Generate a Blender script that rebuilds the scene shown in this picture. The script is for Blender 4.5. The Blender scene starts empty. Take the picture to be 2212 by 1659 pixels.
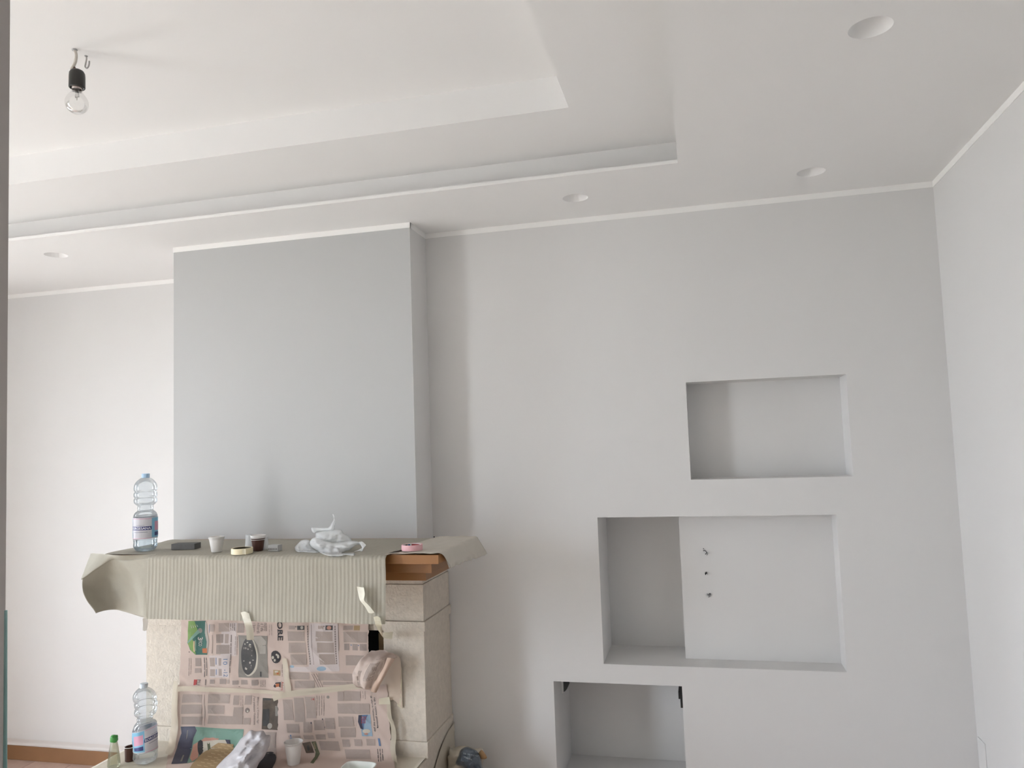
import bpy, bmesh, math, random
from mathutils import Vector, Matrix, noise
from mathutils.geometry import delaunay_2d_cdt

# ------------------------------------------------------------------ camera, world, light, exposure
S = bpy.context.scene
COL = S.collection
YAW, PITCH, ROLL, FPX = -0.23599703, 0.07848481, -0.03464059, 1647.665
IW, IH, EYE = 2212.0, 1659.0, 1.624
_f = Vector((math.sin(YAW)*math.cos(PITCH), math.cos(YAW)*math.cos(PITCH), math.sin(PITCH)))
_r0 = Vector((math.cos(YAW), -math.sin(YAW), 0)); _u0 = _r0.cross(_f)
_r = _r0*math.cos(ROLL) + _u0*math.sin(ROLL); _u = _u0*math.cos(ROLL) - _r0*math.sin(ROLL)
cam_d = bpy.data.cameras.new('camera'); cam = bpy.data.objects.new('camera', cam_d); COL.objects.link(cam)
cam_d.sensor_fit = 'HORIZONTAL'; cam_d.sensor_width = 36.0; cam_d.lens = FPX/IW*36.0
cam_d.clip_start = 0.02; cam_d.clip_end = 100
cam.matrix_world = Matrix(((_r.x, _u.x, -_f.x, 0), (_r.y, _u.y, -_f.y, 0), (_r.z, _u.z, -_f.z, EYE), (0, 0, 0, 1)))
S.camera = cam

SKY = 10.0
w = bpy.data.worlds.new('sky'); S.world = w; w.use_nodes = True
bg = w.node_tree.nodes['Background']; bg.inputs[0].default_value = (0.82, 0.903, 1.0, 1); bg.inputs[1].default_value = SKY

XL, XR, YF = -4.30, 0.936, -2.2          # left wall, right wall, wall behind the camera
WIN = ((1.74, 2.22, 0.12, 2.30), (-0.80, 0.10, 0.12, 2.40))    # window openings in the left wall: y0, y1, z0, z1
for (a, b, c, d) in WIN:
    l = bpy.data.lights.new('window_portal', 'AREA'); l.shape = 'RECTANGLE'; l.size = d-c; l.size_y = b-a
    l.cycles.is_portal = True
    o = bpy.data.objects.new('window_portal', l); COL.objects.link(o)
    o.location = (XL-0.11, (a+b)/2, (c+d)/2); o.rotation_euler = (0, -math.pi/2, 0)

S.view_settings.view_transform = 'Standard'; S.view_settings.look = 'None'
S.view_settings.gamma = 1.0; S.view_settings.use_curve_mapping = False
S.view_settings.exposure = 1.48
S.cycles.max_bounces = 9; S.cycles.diffuse_bounces = 6; S.cycles.transparent_max_bounces = 16
S.cycles.transmission_bounces = 6; S.cycles.adaptive_threshold = 0.03; S.cycles.caustics_reflective = False; S.cycles.caustics_refractive = False
S.cycles.use_denoising = True

# ------------------------------------------------------------------ helpers
def ray(x, y):
    return _r*((x-IW/2)/FPX) - _u*((y-IH/2)/FPX) + _f
def px(x, y, Y):
    d = ray(x, y); t = Y/d.y; return Vector((d.x*t, Y, EYE+d.z*t))
def pz(x, y, z):
    d = ray(x, y); t = (z-EYE)/d.z; return Vector((d.x*t, d.y*t, z))

def mat(name, col, rough=0.6, var=0.0, vscale=8.0, bump=0.0, bscale=60.0, metal=0.0, spec=0.5, coat=0.0, sub=0.0):
    m = bpy.data.materials.new(name); m.use_nodes = True
    nt = m.node_tree; b = nt.nodes['Principled BSDF']
    b.inputs['Base Color'].default_value = (*col, 1); b.inputs['Roughness'].default_value = rough
    b.inputs['Metallic'].default_value = metal; b.inputs['Specular IOR Level'].default_value = spec
    tc = nt.nodes.new('ShaderNodeTexCoord')
    if var > 0:
        n = nt.nodes.new('ShaderNodeTexNoise'); n.inputs['Scale'].default_value = vscale; n.inputs['Detail'].default_value = 5
        nt.links.new(tc.outputs['Object'], n.inputs['Vector'])
        mx = nt.nodes.new('ShaderNodeMix'); mx.data_type = 'RGBA'
        mx.inputs[6].default_value = (*[max(0, c*(1-var)) for c in col], 1)
        mx.inputs[7].default_value = (*[min(1, c*(1+var)) for c in col], 1)
        nt.links.new(n.outputs[0], mx.inputs[0]); nt.links.new(mx.outputs[2], b.inputs['Base Color'])
    if bump > 0:
        n2 = nt.nodes.new('ShaderNodeTexNoise'); n2.inputs['Scale'].default_value = bscale; n2.inputs['Detail'].default_value = 4
        nt.links.new(tc.outputs['Object'], n2.inputs['Vector'])
        bp = nt.nodes.new('ShaderNodeBump'); bp.inputs['Strength'].default_value = bump; bp.inputs['Distance'].default_value = 0.004
        nt.links.new(n2.outputs[0], bp.inputs['Height']); nt.links.new(bp.outputs[0], b.inputs['Normal'])
    return m

def clear_mat(name, tint=(0.93, 0.97, 1.0), gloss=0.10, haze=0.06, haze_col=(0.85, 0.9, 0.95), rough=0.06):
    """thin clear plastic or glass shell: see-through, with fresnel gloss and a little haze"""
    m = bpy.data.materials.new(name); m.use_nodes = True
    nt = m.node_tree; nt.nodes.remove(nt.nodes['Principled BSDF']); out = nt.nodes['Material Output']
    t = nt.nodes.new('ShaderNodeBsdfTransparent'); t.inputs[0].default_value = (*tint, 1)
    g = nt.nodes.new('ShaderNodeBsdfGlossy'); g.inputs['Roughness'].default_value = rough
    d = nt.nodes.new('ShaderNodeBsdfTranslucent'); d.inputs[0].default_value = (*haze_col, 1)
    dd = nt.nodes.new('ShaderNodeBsdfDiffuse'); dd.inputs[0].default_value = (*haze_col, 1)
    dm = nt.nodes.new('ShaderNodeMixShader'); nt.links.new(d.outputs[0], dm.inputs[1]); nt.links.new(dd.outputs[0], dm.inputs[2])
    lw = nt.nodes.new('ShaderNodeLayerWeight'); lw.inputs[0].default_value = 0.35
    mul = nt.nodes.new('ShaderNodeMath'); mul.operation = 'MULTIPLY_ADD'; mul.inputs[1].default_value = 0.55; mul.inputs[2].default_value = gloss*0.4
    nt.links.new(lw.outputs['Fresnel'], mul.inputs[0])
    m1 = nt.nodes.new('ShaderNodeMixShader'); m1.inputs[0].default_value = haze
    nt.links.new(t.outputs[0], m1.inputs[1]); nt.links.new(dm.outputs[0], m1.inputs[2])
    m2 = nt.nodes.new('ShaderNodeMixShader')
    nt.links.new(mul.outputs[0], m2.inputs[0]); nt.links.new(m1.outputs[0], m2.inputs[1]); nt.links.new(g.outputs[0], m2.inputs[2])
    nt.links.new(m2.outputs[0], out.inputs[0])
    return m

def film_mat(name, col, trans=0.35, rough=0.35, clear=0.0, gloss=0.5):
    """thin white plastic film or paper: part of the light passes through"""
    m = bpy.data.materials.new(name); m.use_nodes = True
    nt = m.node_tree; b = nt.nodes['Principled BSDF']; out = nt.nodes['Material Output']
    b.inputs['Base Color'].default_value = (*col, 1); b.inputs['Roughness'].default_value = rough
    b.inputs['Specular IOR Level'].default_value = gloss
    t = nt.nodes.new('ShaderNodeBsdfTranslucent'); t.inputs[0].default_value = (*col, 1)
    m1 = nt.nodes.new('ShaderNodeMixShader'); m1.inputs[0].default_value = trans
    nt.links.new(b.outputs[0], m1.inputs[1]); nt.links.new(t.outputs[0], m1.inputs[2])
    last = m1
    if clear > 0:
        tp = nt.nodes.new('ShaderNodeBsdfTransparent')
        m2 = nt.nodes.new('ShaderNodeMixShader'); m2.inputs[0].default_value = clear
        nt.links.new(m1.outputs[0], m2.inputs[1]); nt.links.new(tp.outputs[0], m2.inputs[2]); last = m2
    nt.links.new(last.outputs[0], out.inputs[0])
    return m

def tag(o, label=None, cat=None, group=None, kind=None):
    if label: o['label'] = label
    if cat: o['category'] = cat
    if group: o['group'] = group
    if kind: o['kind'] = kind
    return o
def empty(name, loc):
    o = bpy.data.objects.new(name, None); COL.objects.link(o); o.location = loc; o.empty_display_size = 0.05
    return o
def build(name, bm, m, parent=None, smooth=False):
    me = bpy.data.meshes.new(name); bm.to_mesh(me); bm.free()
    if isinstance(m, (list, tuple)):
        for q in m: me.materials.append(q)
    else: me.materials.append(m)
    if smooth:
        for p in me.polygons: p.use_smooth = True
    o = bpy.data.objects.new(name, me); COL.objects.link(o)
    if parent is not None:
        o.parent = parent; o.matrix_parent_inverse = Matrix.Translation(parent.location).inverted()
    return o
def box(bm, a, b, bev=0.0):
    x0, y0, z0 = a; x1, y1, z1 = b
    vs = [bm.verts.new(p) for p in ((x0,y0,z0),(x1,y0,z0),(x1,y1,z0),(x0,y1,z0),(x0,y0,z1),(x1,y0,z1),(x1,y1,z1),(x0,y1,z1))]
    fs = [bm.faces.new([vs[i] for i in q]) for q in ((0,3,2,1),(4,5,6,7),(0,1,5,4),(1,2,6,5),(2,3,7,6),(3,0,4,7))]
    if bev > 0:
        es = set()
        for f in fs:
            for e in f.edges: es.add(e)
        bmesh.ops.bevel(bm, geom=list(es), offset=bev, segments=2, affect='EDGES', profile=0.7)
def boxobj(name, a, b, m, parent=None, bev=0.0):
    bm = bmesh.new(); box(bm, a, b, bev); return build(name, bm, m, parent)
def quad(bm, *ps):
    return bm.faces.new([bm.verts.new(p) for p in ps])
def lathe(bm, prof, seg=40, cx=0, cy=0, cz=0, fn=None, cap=False):
    rings = []
    for (r, z) in prof:
        ring = []
        for k in range(seg):
            a = 2*math.pi*k/seg
            p = Vector((r*math.cos(a), r*math.sin(a), z))
            if fn: p = fn(p, a)
            ring.append(bm.verts.new((p.x+cx, p.y+cy, p.z+cz)))
        rings.append(ring)
    for i in range(len(rings)-1):
        for k in range(seg):
            bm.faces.new((rings[i][k], rings[i][(k+1)%seg], rings[i+1][(k+1)%seg], rings[i+1][k]))
    if cap:
        bm.faces.new(list(reversed(rings[0]))); bm.faces.new(rings[-1])
    return rings
def tube(bm, pts, r, seg=10):
    pts = [Vector(p) for p in pts]; rings = []
    for i, p in enumerate(pts):
        d = (pts[min(i+1, len(pts)-1)] - pts[max(i-1, 0)]).normalized()
        a = d.cross(Vector((0.31, 0.2, 0.93)));
        if a.length < 1e-4: a = d.cross(Vector((1, 0, 0)))
        a.normalize(); b = d.cross(a); rr = r[i] if isinstance(r, (list, tuple)) else r
        rings.append([bm.verts.new(p + a*rr*math.cos(2*math.pi*k/seg) + b*rr*math.sin(2*math.pi*k/seg)) for k in range(seg)])
    for i in range(len(rings)-1):
        for k in range(seg): bm.faces.new((rings[i][k], rings[i][(k+1)%seg], rings[i+1][(k+1)%seg], rings[i+1][k]))
    bm.faces.new(list(reversed(rings[0]))); bm.faces.new(rings[-1])
def cr(p0, p1, p2, p3, t):
    return 0.5*((2*p1) + (p2-p0)*t + (2*p0-5*p1+4*p2-p3)*t*t + (3*p1-p0-3*p2+p3)*t*t*t)
def spline(pts, t):
    n = len(pts)-1; f = min(max(t, 0), 1)*n; i = min(int(f), n-1); t = f-i
    p1, p2 = pts[i], pts[i+1]
    p0 = pts[i-1] if i > 0 else p1*2-p2
    p3 = pts[i+2] if i+2 <= n else p2*2-p1
    return cr(p0, p1, p2, p3, t)
def patch(bm, ctrl, nu, nv, disp=None, thick=0.0):
    """smooth sheet through a grid of points: ctrl[row][col]"""
    rows = []
    for j in range(nv+1):
        v = j/nv; line = []
        cols = [spline([ctrl[r][c] for r in range(len(ctrl))], v) for c in range(len(ctrl[0]))]
        for i in range(nu+1):
            u = i/nu; p = spline(cols, u)
            if disp: p = p + disp(p, u, v)
            line.append(p)
        rows.append(line)
    vs = [[bm.verts.new(p) for p in r] for r in rows]
    for j in range(nv):
        for i in range(nu): bm.faces.new((vs[j][i], vs[j][i+1], vs[j+1][i+1], vs[j+1][i]))
    if thick > 0:                                # second face of the sheet, joined round the rim
        bm.normal_update()
        b = [[bm.verts.new(v.co - v.normal*thick) for v in r] for r in vs]
        for j in range(nv):
            for i in range(nu): bm.faces.new((b[j][i], b[j+1][i], b[j+1][i+1], b[j][i+1]))
        for j in range(nv):
            for i in (0, nu): bm.faces.new((vs[j][i], vs[j+1][i], b[j+1][i], b[j][i]))
        for i in range(nu):
            for j in (0, nv): bm.faces.new((vs[j][i], vs[j][i+1], b[j][i+1], b[j][i]))
    return vs
def inside(pt, poly):
    x, y = pt; c = False; j = len(poly)-1
    for i in range(len(poly)):
        xi, yi = poly[i]; xj, yj = poly[j]
        if (yi > y) != (yj > y) and x < (xj-xi)*(y-yi)/(yj-yi)+xi: c = not c
        j = i
    return c
def segdist(p, a, b):
    ax, ay = a; bx, by = b; dx, dy = bx-ax, by-ay
    t = max(0, min(1, ((p[0]-ax)*dx+(p[1]-ay)*dy)/max(1e-9, dx*dx+dy*dy)))
    return math.hypot(p[0]-ax-dx*t, p[1]-ay-dy*t)
def smooth_poly(poly, step):
    n = len(poly); out = []
    for i in range(n):
        p0, p1, p2, p3 = [Vector(poly[(i+k-1) % n]) for k in range(4)]
        m = max(1, int((p2-p1).length/step))
        for k in range(m): q = cr(p0, p1, p2, p3, k/m); out.append((q.x, q.y))
    return out
def puff(bm, poly, Yc, thick, reach, step=2.5, wr=0.004, wscale=30.0, back=0.7, seed=0.0, slope=None, ridge=0.0, grain=None, rest=None, xmin=None, ymin=None):
    """a crumpled hollow body: the outline seen from the front at depth Yc, rounded out in depth"""
    bd = smooth_poly(poly, step*1.3); n = len(bd)
    xs = [p[0] for p in bd]; ys = [p[1] for p in bd]
    pts = [Vector(p) for p in bd]; rnd = random.Random(int(seed*10)+3)
    y = min(ys)
    while y < max(ys):
        x = min(xs)
        while x < max(xs):
            q = (x+rnd.uniform(-.3, .3)*step, y+rnd.uniform(-.3, .3)*step)
            if inside(q, bd) and min(segdist(q, bd[i], bd[(i+1) % n]) for i in range(n)) > step*0.6: pts.append(Vector(q))
            x += step
        y += step
    vo, _, fo, _, _, _ = delaunay_2d_cdt(pts, [(i, (i+1) % n) for i in range(n)], [], 1, 1e-4)
    def settle(P, up):
        if rest is not None and P.z < rest+up:
            k = (EYE-rest-up)/(EYE-P.z)
            if ymin is not None: k = max(k, ymin/P.y)          # lips over the front edge of the support
            P = Vector((P.x*k, P.y*k, EYE-(EYE-P.z)*k))
        if xmin is not None: P.x = max(P.x, xmin)
        return P
    def depth(q):
        d = min(segdist(q, bd[i], bd[(i+1) % n]) for i in range(n))
        k = min(1.0, d/reach); return thick*math.sqrt(max(0, 1-(1-k)**2)), k
    front, backv = {}, {}
    for i, q in enumerate(vo):
        h, k = depth((q.x, q.y)); Y0 = Yc + (slope(q.x, q.y) if slope else 0)
        P = px(q.x, q.y, Y0)
        if k < 0.02:
            v = bm.verts.new(settle(P, 0.0012)); front[i] = v; backv[i] = v; continue
        Q = P
        if grain: ca, sa = math.cos(grain), math.sin(grain); Q = Vector(((P.x*ca+P.z*sa)*0.28, P.y*0.5, P.z*ca-P.x*sa))
        nz = noise.noise(P*wscale + Vector((seed, 0, 0)))
        rg = (1-abs(noise.noise(Q*wscale*0.9 + Vector((0, seed*3.1, 5)))))**3 if ridge else 0
        r2 = (1-abs(noise.noise(Q*wscale*2.3 + Vector((seed, 9, seed*2)))))**4 if ridge else 0
        yy = Y0 - h*(0.85+0.3*nz) - wr*nz*k - ridge*(1.2*rg+0.7*r2)*k
        front[i] = bm.verts.new(settle(px(q.x, q.y, yy), 0.0022)); backv[i] = bm.verts.new(settle(px(q.x, q.y, Y0 + h*back), 0.0004))
    for f in fo:
        try: bm.faces.new([front[i] for i in f])
        except ValueError: pass
        try: bm.faces.new([backv[i] for i in reversed(f)])
        except ValueError: pass
def text_tris(body, bold=0.0):
    """flat triangles of a line of text, scaled to length 1 along x (also returns its height)"""
    cu = bpy.data.curves.new('lettering', 'FONT'); cu.body = body; cu.resolution_u = 3; cu.offset = bold
    o = bpy.data.objects.new('lettering', cu); COL.objects.link(o)
    dg = bpy.context.evaluated_depsgraph_get(); me = o.evaluated_get(dg).to_mesh()
    vs = [(v.co.x, v.co.y) for v in me.vertices]; fs = [tuple(p.vertices) for p in me.polygons]
    o.evaluated_get(dg).to_mesh_clear(); bpy.data.objects.remove(o); bpy.data.curves.remove(cu)
    x0 = min(v[0] for v in vs); x1 = max(v[0] for v in vs); y0 = min(v[1] for v in vs); y1 = max(v[1] for v in vs)
    return [((a-x0)/(x1-x0), (b-y0)/(y1-y0)) for a, b in vs], fs
def text_map(bm, body, fn, bold=0.0):
    vs, fs = text_tris(body, bold); bv = [bm.verts.new(fn(s, t)) for s, t in vs]
    for f in fs:
        try: bm.faces.new([bv[i] for i in f])
        except ValueError: pass

# ------------------------------------------------------------------ materials
M_wall = mat('wall_paint', (0.72, 0.71, 0.70), 0.75, 0.015, 3, 0.05, 220)
M_chim = mat('chimney_grey_paint', (0.51, 0.513, 0.51), 0.75, 0.015, 3, 0.05, 220)
M_ceil = mat('ceiling_white_paint', (0.83, 0.82, 0.81), 0.8, 0.012, 3, 0.04, 200)
M_trim = mat('cornice_white_paint', (0.90, 0.89, 0.87), 0.6)
M_tile = mat('terracotta', (0.50, 0.36, 0.30), 0.55, 0.25, 14, 0.15, 60)
M_grout = mat('grout', (0.58, 0.50, 0.44), 0.9, 0.15, 30)
M_wood = mat('honey_wood', (0.31, 0.14, 0.045), 0.4, 0.12, 6)
M_base = mat('baseboard_wood', (0.27, 0.14, 0.065), 0.4, 0.18, 7)
M_stone = mat('beige_stone', (0.63, 0.57, 0.49), 0.85, 0.16, 55, 0.8, 110)
M_firebrick = mat('fire_brick', (0.55, 0.44, 0.27), 0.9, 0.15, 25, 0.3, 80)
M_firebox = mat('black_lining', (0.03, 0.028, 0.026), 0.95)
M_kraft = mat('kraft_paper', (0.58, 0.53, 0.44), 0.8, 0.06, 25, 0.15, 120)
M_ribbed = mat('ribbed_paper', (0.37, 0.345, 0.285), 0.75, 0.05, 40, 0.1, 200)
M_thin = mat('thin_paper', (0.56, 0.52, 0.455), 0.8, 0.05, 30, 0.15, 110)
M_tape = film_mat('masking_tape', (0.74, 0.69, 0.54), 0.25, 0.5)
M_tapeclear = film_mat('masking_tape_thin', (0.70, 0.63, 0.50), 0.2, 0.5, clear=0.25)
M_news = mat('newsprint', (0.52, 0.415, 0.36), 0.85, 0.05, 20)
M_bag = film_mat('white_plastic_film', (0.88, 0.89, 0.89), 0.40, 0.22, clear=0.10)
M_bag2 = film_mat('milky_plastic_film', (0.66, 0.64, 0.66), 0.3, 0.35)
M_cup = film_mat('white_plastic', (0.84, 0.82, 0.80), 0.25, 0.35)
M_clearcup = film_mat('frosted_plastic', (0.82, 0.83, 0.84), 0.4, 0.3, clear=0.45)
M_coffee = mat('brown_plastic', (0.075, 0.028, 0.018), 0.4)
M_pet = clear_mat('clear_bottle_plastic', (0.93, 0.965, 0.985), 0.10, 0.07, (0.82, 0.88, 0.93))
M_cap = mat('pale_blue_cap', (0.42, 0.60, 0.80), 0.4)
M_capwhite = mat('whitish_cap', (0.60, 0.66, 0.72), 0.4)
M_water = clear_mat('water', (0.93, 0.97, 0.99), 0.08, 0.02)
M_lab = film_mat('label_white', (0.72, 0.70, 0.74), 0.25, 0.4, clear=0.08)
M_labblue = mat('label_blue', (0.22, 0.48, 0.66), 0.45)
M_labnavy = mat('label_navy', (0.025, 0.035, 0.16), 0.45)
M_labpink = mat('label_pink', (0.66, 0.34, 0.46), 0.45)
M_labwhite = mat('label_lettering', (0.85, 0.85, 0.88), 0.5)
M_labgrey = mat('label_small_print', (0.30, 0.30, 0.36), 0.5)
M_glassg = clear_mat('green_tinted_glass', (0.80, 0.80, 0.70), 0.15, 0.10, (0.50, 0.50, 0.36))
M_greencap = mat('green_cap', (0.05, 0.26, 0.05), 0.35)
M_spongeg = mat('dark_grey_sponge', (0.15, 0.15, 0.145), 0.9, 0.15, 90, 0.3, 200)
M_greybox = mat('grey_card', (0.42, 0.42, 0.41), 0.7, 0.08, 60)
M_black = mat('black', (0.012, 0.012, 0.012), 0.5)
M_socket = mat('black_bakelite', (0.018, 0.017, 0.015), 0.35)
M_cord = mat('cord_sheath', (0.58, 0.52, 0.45), 0.5)
M_wire = mat('yellow_green_wire', (0.42, 0.42, 0.06), 0.5)
M_wirebrown = mat('brown_wire', (0.10, 0.05, 0.03), 0.5)
M_metal = mat('hook_metal', (0.42, 0.41, 0.40), 0.35, metal=0.9)
M_brass = mat('bulb_cap_metal', (0.55, 0.48, 0.44), 0.35, metal=0.8)
M_bulb = clear_mat('bulb_glass', (0.985, 0.985, 0.98), 0.08, 0.0, rough=0.02)
M_stem = clear_mat('bulb_stem_glass', (0.90, 0.88, 0.85), 0.25, 0.05, rough=0.02)
M_tapecream = mat('cream_tape_roll', (0.76, 0.68, 0.47), 0.55)
M_core = mat('dark_core', (0.06, 0.05, 0.025), 0.6, 0.4, 60)
M_tapepink = mat('pink_tape_roll', (0.78, 0.45, 0.48), 0.55)
M_corewhite = mat('roll_core_white', (0.75, 0.74, 0.74), 0.6)
M_red = mat('print_red', (0.40, 0.04, 0.05), 0.5)
M_blue = mat('print_blue', (0.05, 0.14, 0.38), 0.5)
M_teal = film_mat('teal_plastic_film', (0.50, 0.74, 0.72), 0.3, 0.35)
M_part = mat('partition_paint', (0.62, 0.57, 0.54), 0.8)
M_dish = mat('white_glazed_dish', (0.78, 0.82, 0.78), 0.12)
M_bluesack = mat('slate_blue_plastic', (0.085, 0.105, 0.13), 0.3, 0.2, 30)
M_sackprint = mat('sack_lettering', (0.34, 0.38, 0.41), 0.5)
M_ground = mat('outside_paving', (0.56, 0.52, 0.47), 0.9, 0.1, 2)
M_frame = mat('window_frame_white', (0.75, 0.74, 0.72), 0.4)
# newspaper inks
I_col = mat('ink_text_column', (0.355, 0.292, 0.258), 0.85, 0.06, 90)
I_col2 = mat('ink_text_column_dark', (0.305, 0.253, 0.228), 0.85, 0.06, 90)
I_line = mat('ink_text_line', (0.22, 0.18, 0.165), 0.85)
I_black = mat('ink_black', (0.035, 0.032, 0.035), 0.8)
I_head = mat('ink_headline', (0.09, 0.085, 0.09), 0.8)
I_white = mat('ink_white_space', (0.54, 0.475, 0.455), 0.85)
I_dgreen = mat('ink_dark_green', (0.02, 0.10, 0.075), 0.6)
I_lgreen = mat('ink_leaf_green', (0.15, 0.26, 0.06), 0.6)
I_teal = mat('ink_sea_green', (0.15, 0.27, 0.21), 0.6)
I_navy = mat('ink_navy', (0.045, 0.045, 0.075), 0.6)
I_photo = mat('ink_photo_grey', (0.22, 0.20, 0.175), 0.7, 0.1, 30)
I_photol = mat('ink_photo_light', (0.36, 0.33, 0.29), 0.7, 0.08, 40)
I_dark = mat('ink_photo_dark', (0.045, 0.042, 0.04), 0.6, 0.5, 60)
I_brown = mat('ink_photo_brown', (0.10, 0.075, 0.055), 0.7, 0.6, 40)
I_orange = mat('ink_orange', (0.42, 0.13, 0.045), 0.7)
I_red = mat('ink_red', (0.36, 0.05, 0.045), 0.7)
I_sky = mat('ink_sky_blue', (0.27, 0.37, 0.46), 0.7)
I_blue = mat('ink_blue', (0.10, 0.17, 0.30), 0.7)
I_skin = mat('ink_skin', (0.45, 0.23, 0.17), 0.7, 0.15, 60)
I_tan = mat('ink_tan', (0.36, 0.25, 0.13), 0.7)
I_tanl = mat('ink_tan_light', (0.52, 0.39, 0.23), 0.7)
I_cream = mat('ink_cream', (0.50, 0.46, 0.38), 0.7)
I_olive = mat('ink_olive', (0.10, 0.11, 0.06), 0.7)

# ------------------------------------------------------------------ the setting
YN, YC, YB = 3.20, 3.008, 3.552            # niche wall, chimney breast, plain back wall
ZS, Z2, Z3 = 2.583, 2.6922, 2.803           # soffit, first tray level, second tray level
CX0, CX1 = -2.310, -1.149                  # chimney breast
tag(boxobj('ground', (-40, -40, -0.6), (XL-0.25, 40, -0.5), M_ground), 'paved ground outside the windows', 'ground', kind='structure')

# floor: slab with cotto tiles laid on it
flo = tag(boxobj('floor', (XL-0.2, YF-0.2, -0.12), (XR+0.2, 3.8, -0.006), M_grout), 'terracotta tile floor with pale grout joints', 'floor', kind='structure')
tb = bmesh.new(); box(tb, (0.003, 0.003, -0.012), (0.237, 0.117, 0), 0.002)
tme = bpy.data.meshes.new('floor_tile'); tb.to_mesh(tme); tb.free(); tme.materials.append(M_tile)
rest = bmesh.new()
nrow = 0
y = 3.54 - 0.12
while y > YF:
    x = XL + (0.12 if nrow % 2 else 0.0)
    while x < XR - 0.2:
        if -4.2 < x < -2.55 and y > 2.9:
            o = bpy.data.objects.new('floor_tile', tme); COL.objects.link(o); o.parent = flo
            o.location = (x, y, random.Random(int(x*100+y*1000)).uniform(-.0006, .0006))
        else:
            quad(rest, (x+.003, y+.003, 0), (x+.237, y+.003, 0), (x+.237, y+.117, 0), (x+.003, y+.117, 0))
        x += 0.24
    y -= 0.12; nrow += 1
tag(build('floor_tiling', rest, M_tile, flo), kind='stuff')

# unseen pale sheet added on the floor to bounce light onto the ceiling
bm = bmesh.new(); g = []
for j in range(12):
    g.append([Vector((XL+0.35+i*0.43+0.05*noise.noise(Vector((i, j, 2))), YF+0.15+j*0.375+0.05*noise.noise(Vector((i, j, 8))), 0.006)) for i in range(12)])
patch(bm, g, 90, 80, disp=lambda p, u, v: Vector((0, 0, 0.004+0.010*max(0, noise.noise(p*3.1))+0.004*max(0, noise.noise(p*9)))))
tag(build('bounce_sheet', bm, mat('bounce_sheet_cloth', (0.86, 0.775, 0.685), 0.9, 0.05, 6), smooth=True), 'unseen pale sheet added over the tiled floor to bounce light upwards', 'bounce sheet')

# walls
tag(boxobj('wall_back', (XL-0.2, YB, 0), (CX0+0.3, YB+0.2, 3.0), M_wall), 'white painted back wall left of the grey chimney breast', 'wall', kind='structure')
bm = bmesh.new(); box(bm, (CX0, YC, 1.142), (CX1, YB+0.1, 2.75))
tag(boxobj('wall_firebox', (CX0, 3.197, 0), (CX1-0.052, YB+0.1, 1.1415), M_wall), 'masonry behind the stone fireplace', 'wall', kind='structure')
for f in bm.faces: f.normal_update(); f.material_index = 0 if abs(f.normal.y) > 0.5 else 1       # only the front is grey
tag(build('wall_chimney', bm, [M_chim, M_wall]), 'grey painted chimney breast above the fireplace', 'wall', kind='structure')
tag(boxobj('wall_right', (XR, YF-0.2, 0), (XR+0.2, 3.8, 3.0), M_wall), 'pale side wall to the right of the niches', 'wall', kind='structure')
tag(boxobj('wall_front', (XL-0.2, YF-0.2, 0), (XR, YF, 3.0), M_wall), 'painted wall facing the fireplace', 'wall', kind='structure')
bm = bmesh.new()
ys = [YF-0.2, WIN[1][0], WIN[1][1], WIN[0][0], WIN[0][1], YB+0.2]
for i in range(5):
    if i in (1, 3):
        wz = WIN[1] if i == 1 else WIN[0]
        box(bm, (XL-0.2, ys[i], 0), (XL, ys[i+1], wz[2])); box(bm, (XL-0.2, ys[i], wz[3]), (XL, ys[i+1], 3.0))
    else: box(bm, (XL-0.2, ys[i], 0), (XL, ys[i+1], 3.0))
tag(build('wall_left', bm, M_wall), 'painted wall with two tall windows', 'wall', kind='structure')
for k, (a, b, c, d) in enumerate(WIN):
    bm = bmesh.new(); t = 0.05
    for (p, q) in (((a, c), (a+t, d)), ((b-t, c), (b, d)), ((a+t, c), (b-t, c+t)), ((a+t, d-t), (b-t, d))):
        box(bm, (XL-0.16, p[0], p[1]), (XL-0.10, q[0], q[1]))
    tag(build('window_%d' % (k+1), bm, M_frame), 'tall window opening with white frame in the left wall', 'window', kind='structure')

# niche wall: a thick built-out wall with three recesses
T = (-0.037, 0.576, 1.454, 1.851); MN = (-0.424, 0.506, 0.712, 1.307); LN = (-0.636, -0.114, 0.20, 0.635)
def recess(bm, x0, x1, z0, z1, y0, y1, back=True):
    quad(bm, (x0,y0,z0),(x0,y1,z0),(x0,y1,z1),(x0,y0,z1)); quad(bm, (x1,y0,z0),(x1,y0,z1),(x1,y1,z1),(x1,y1,z0))
    quad(bm, (x0,y0,z0),(x1,y0,z0),(x1,y1,z0),(x0,y1,z0)); quad(bm, (x0,y0,z1),(x0,y1,z1),(x1,y1,z1),(x1,y0,z1))
    if back: quad(bm, (x0,y1,z0),(x1,y1,z0),(x1,y1,z1),(x0,y1,z1))
bm = bmesh.new()
xs = sorted({CX1-0.05, XR+0.05, *T[:2], *MN[:2], *LN[:2]}); zs = sorted({0.0, 3.0, *T[2:], *MN[2:], *LN[2:]})
for i in range(len(xs)-1):
    for j in range(len(zs)-1):
        cx = (xs[i]+xs[i+1])/2; cz = (zs[j]+zs[j+1])/2
        if any(r[0] < cx < r[1] and r[2] < cz < r[3] for r in (T, MN, LN)): continue
        quad(bm, (xs[i],YN,zs[j]),(xs[i+1],YN,zs[j]),(xs[i+1],YN,zs[j+1]),(xs[i],YN,zs[j+1]))
recess(bm, *T, YN, YN+0.145); recess(bm, *LN, YN, YN+0.365)
YP, YD, PX = YN+0.118, YN+0.300, -0.097      # panel depth, deep depth, panel's left edge
recess(bm, *MN, YN, YP, back=False)
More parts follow.
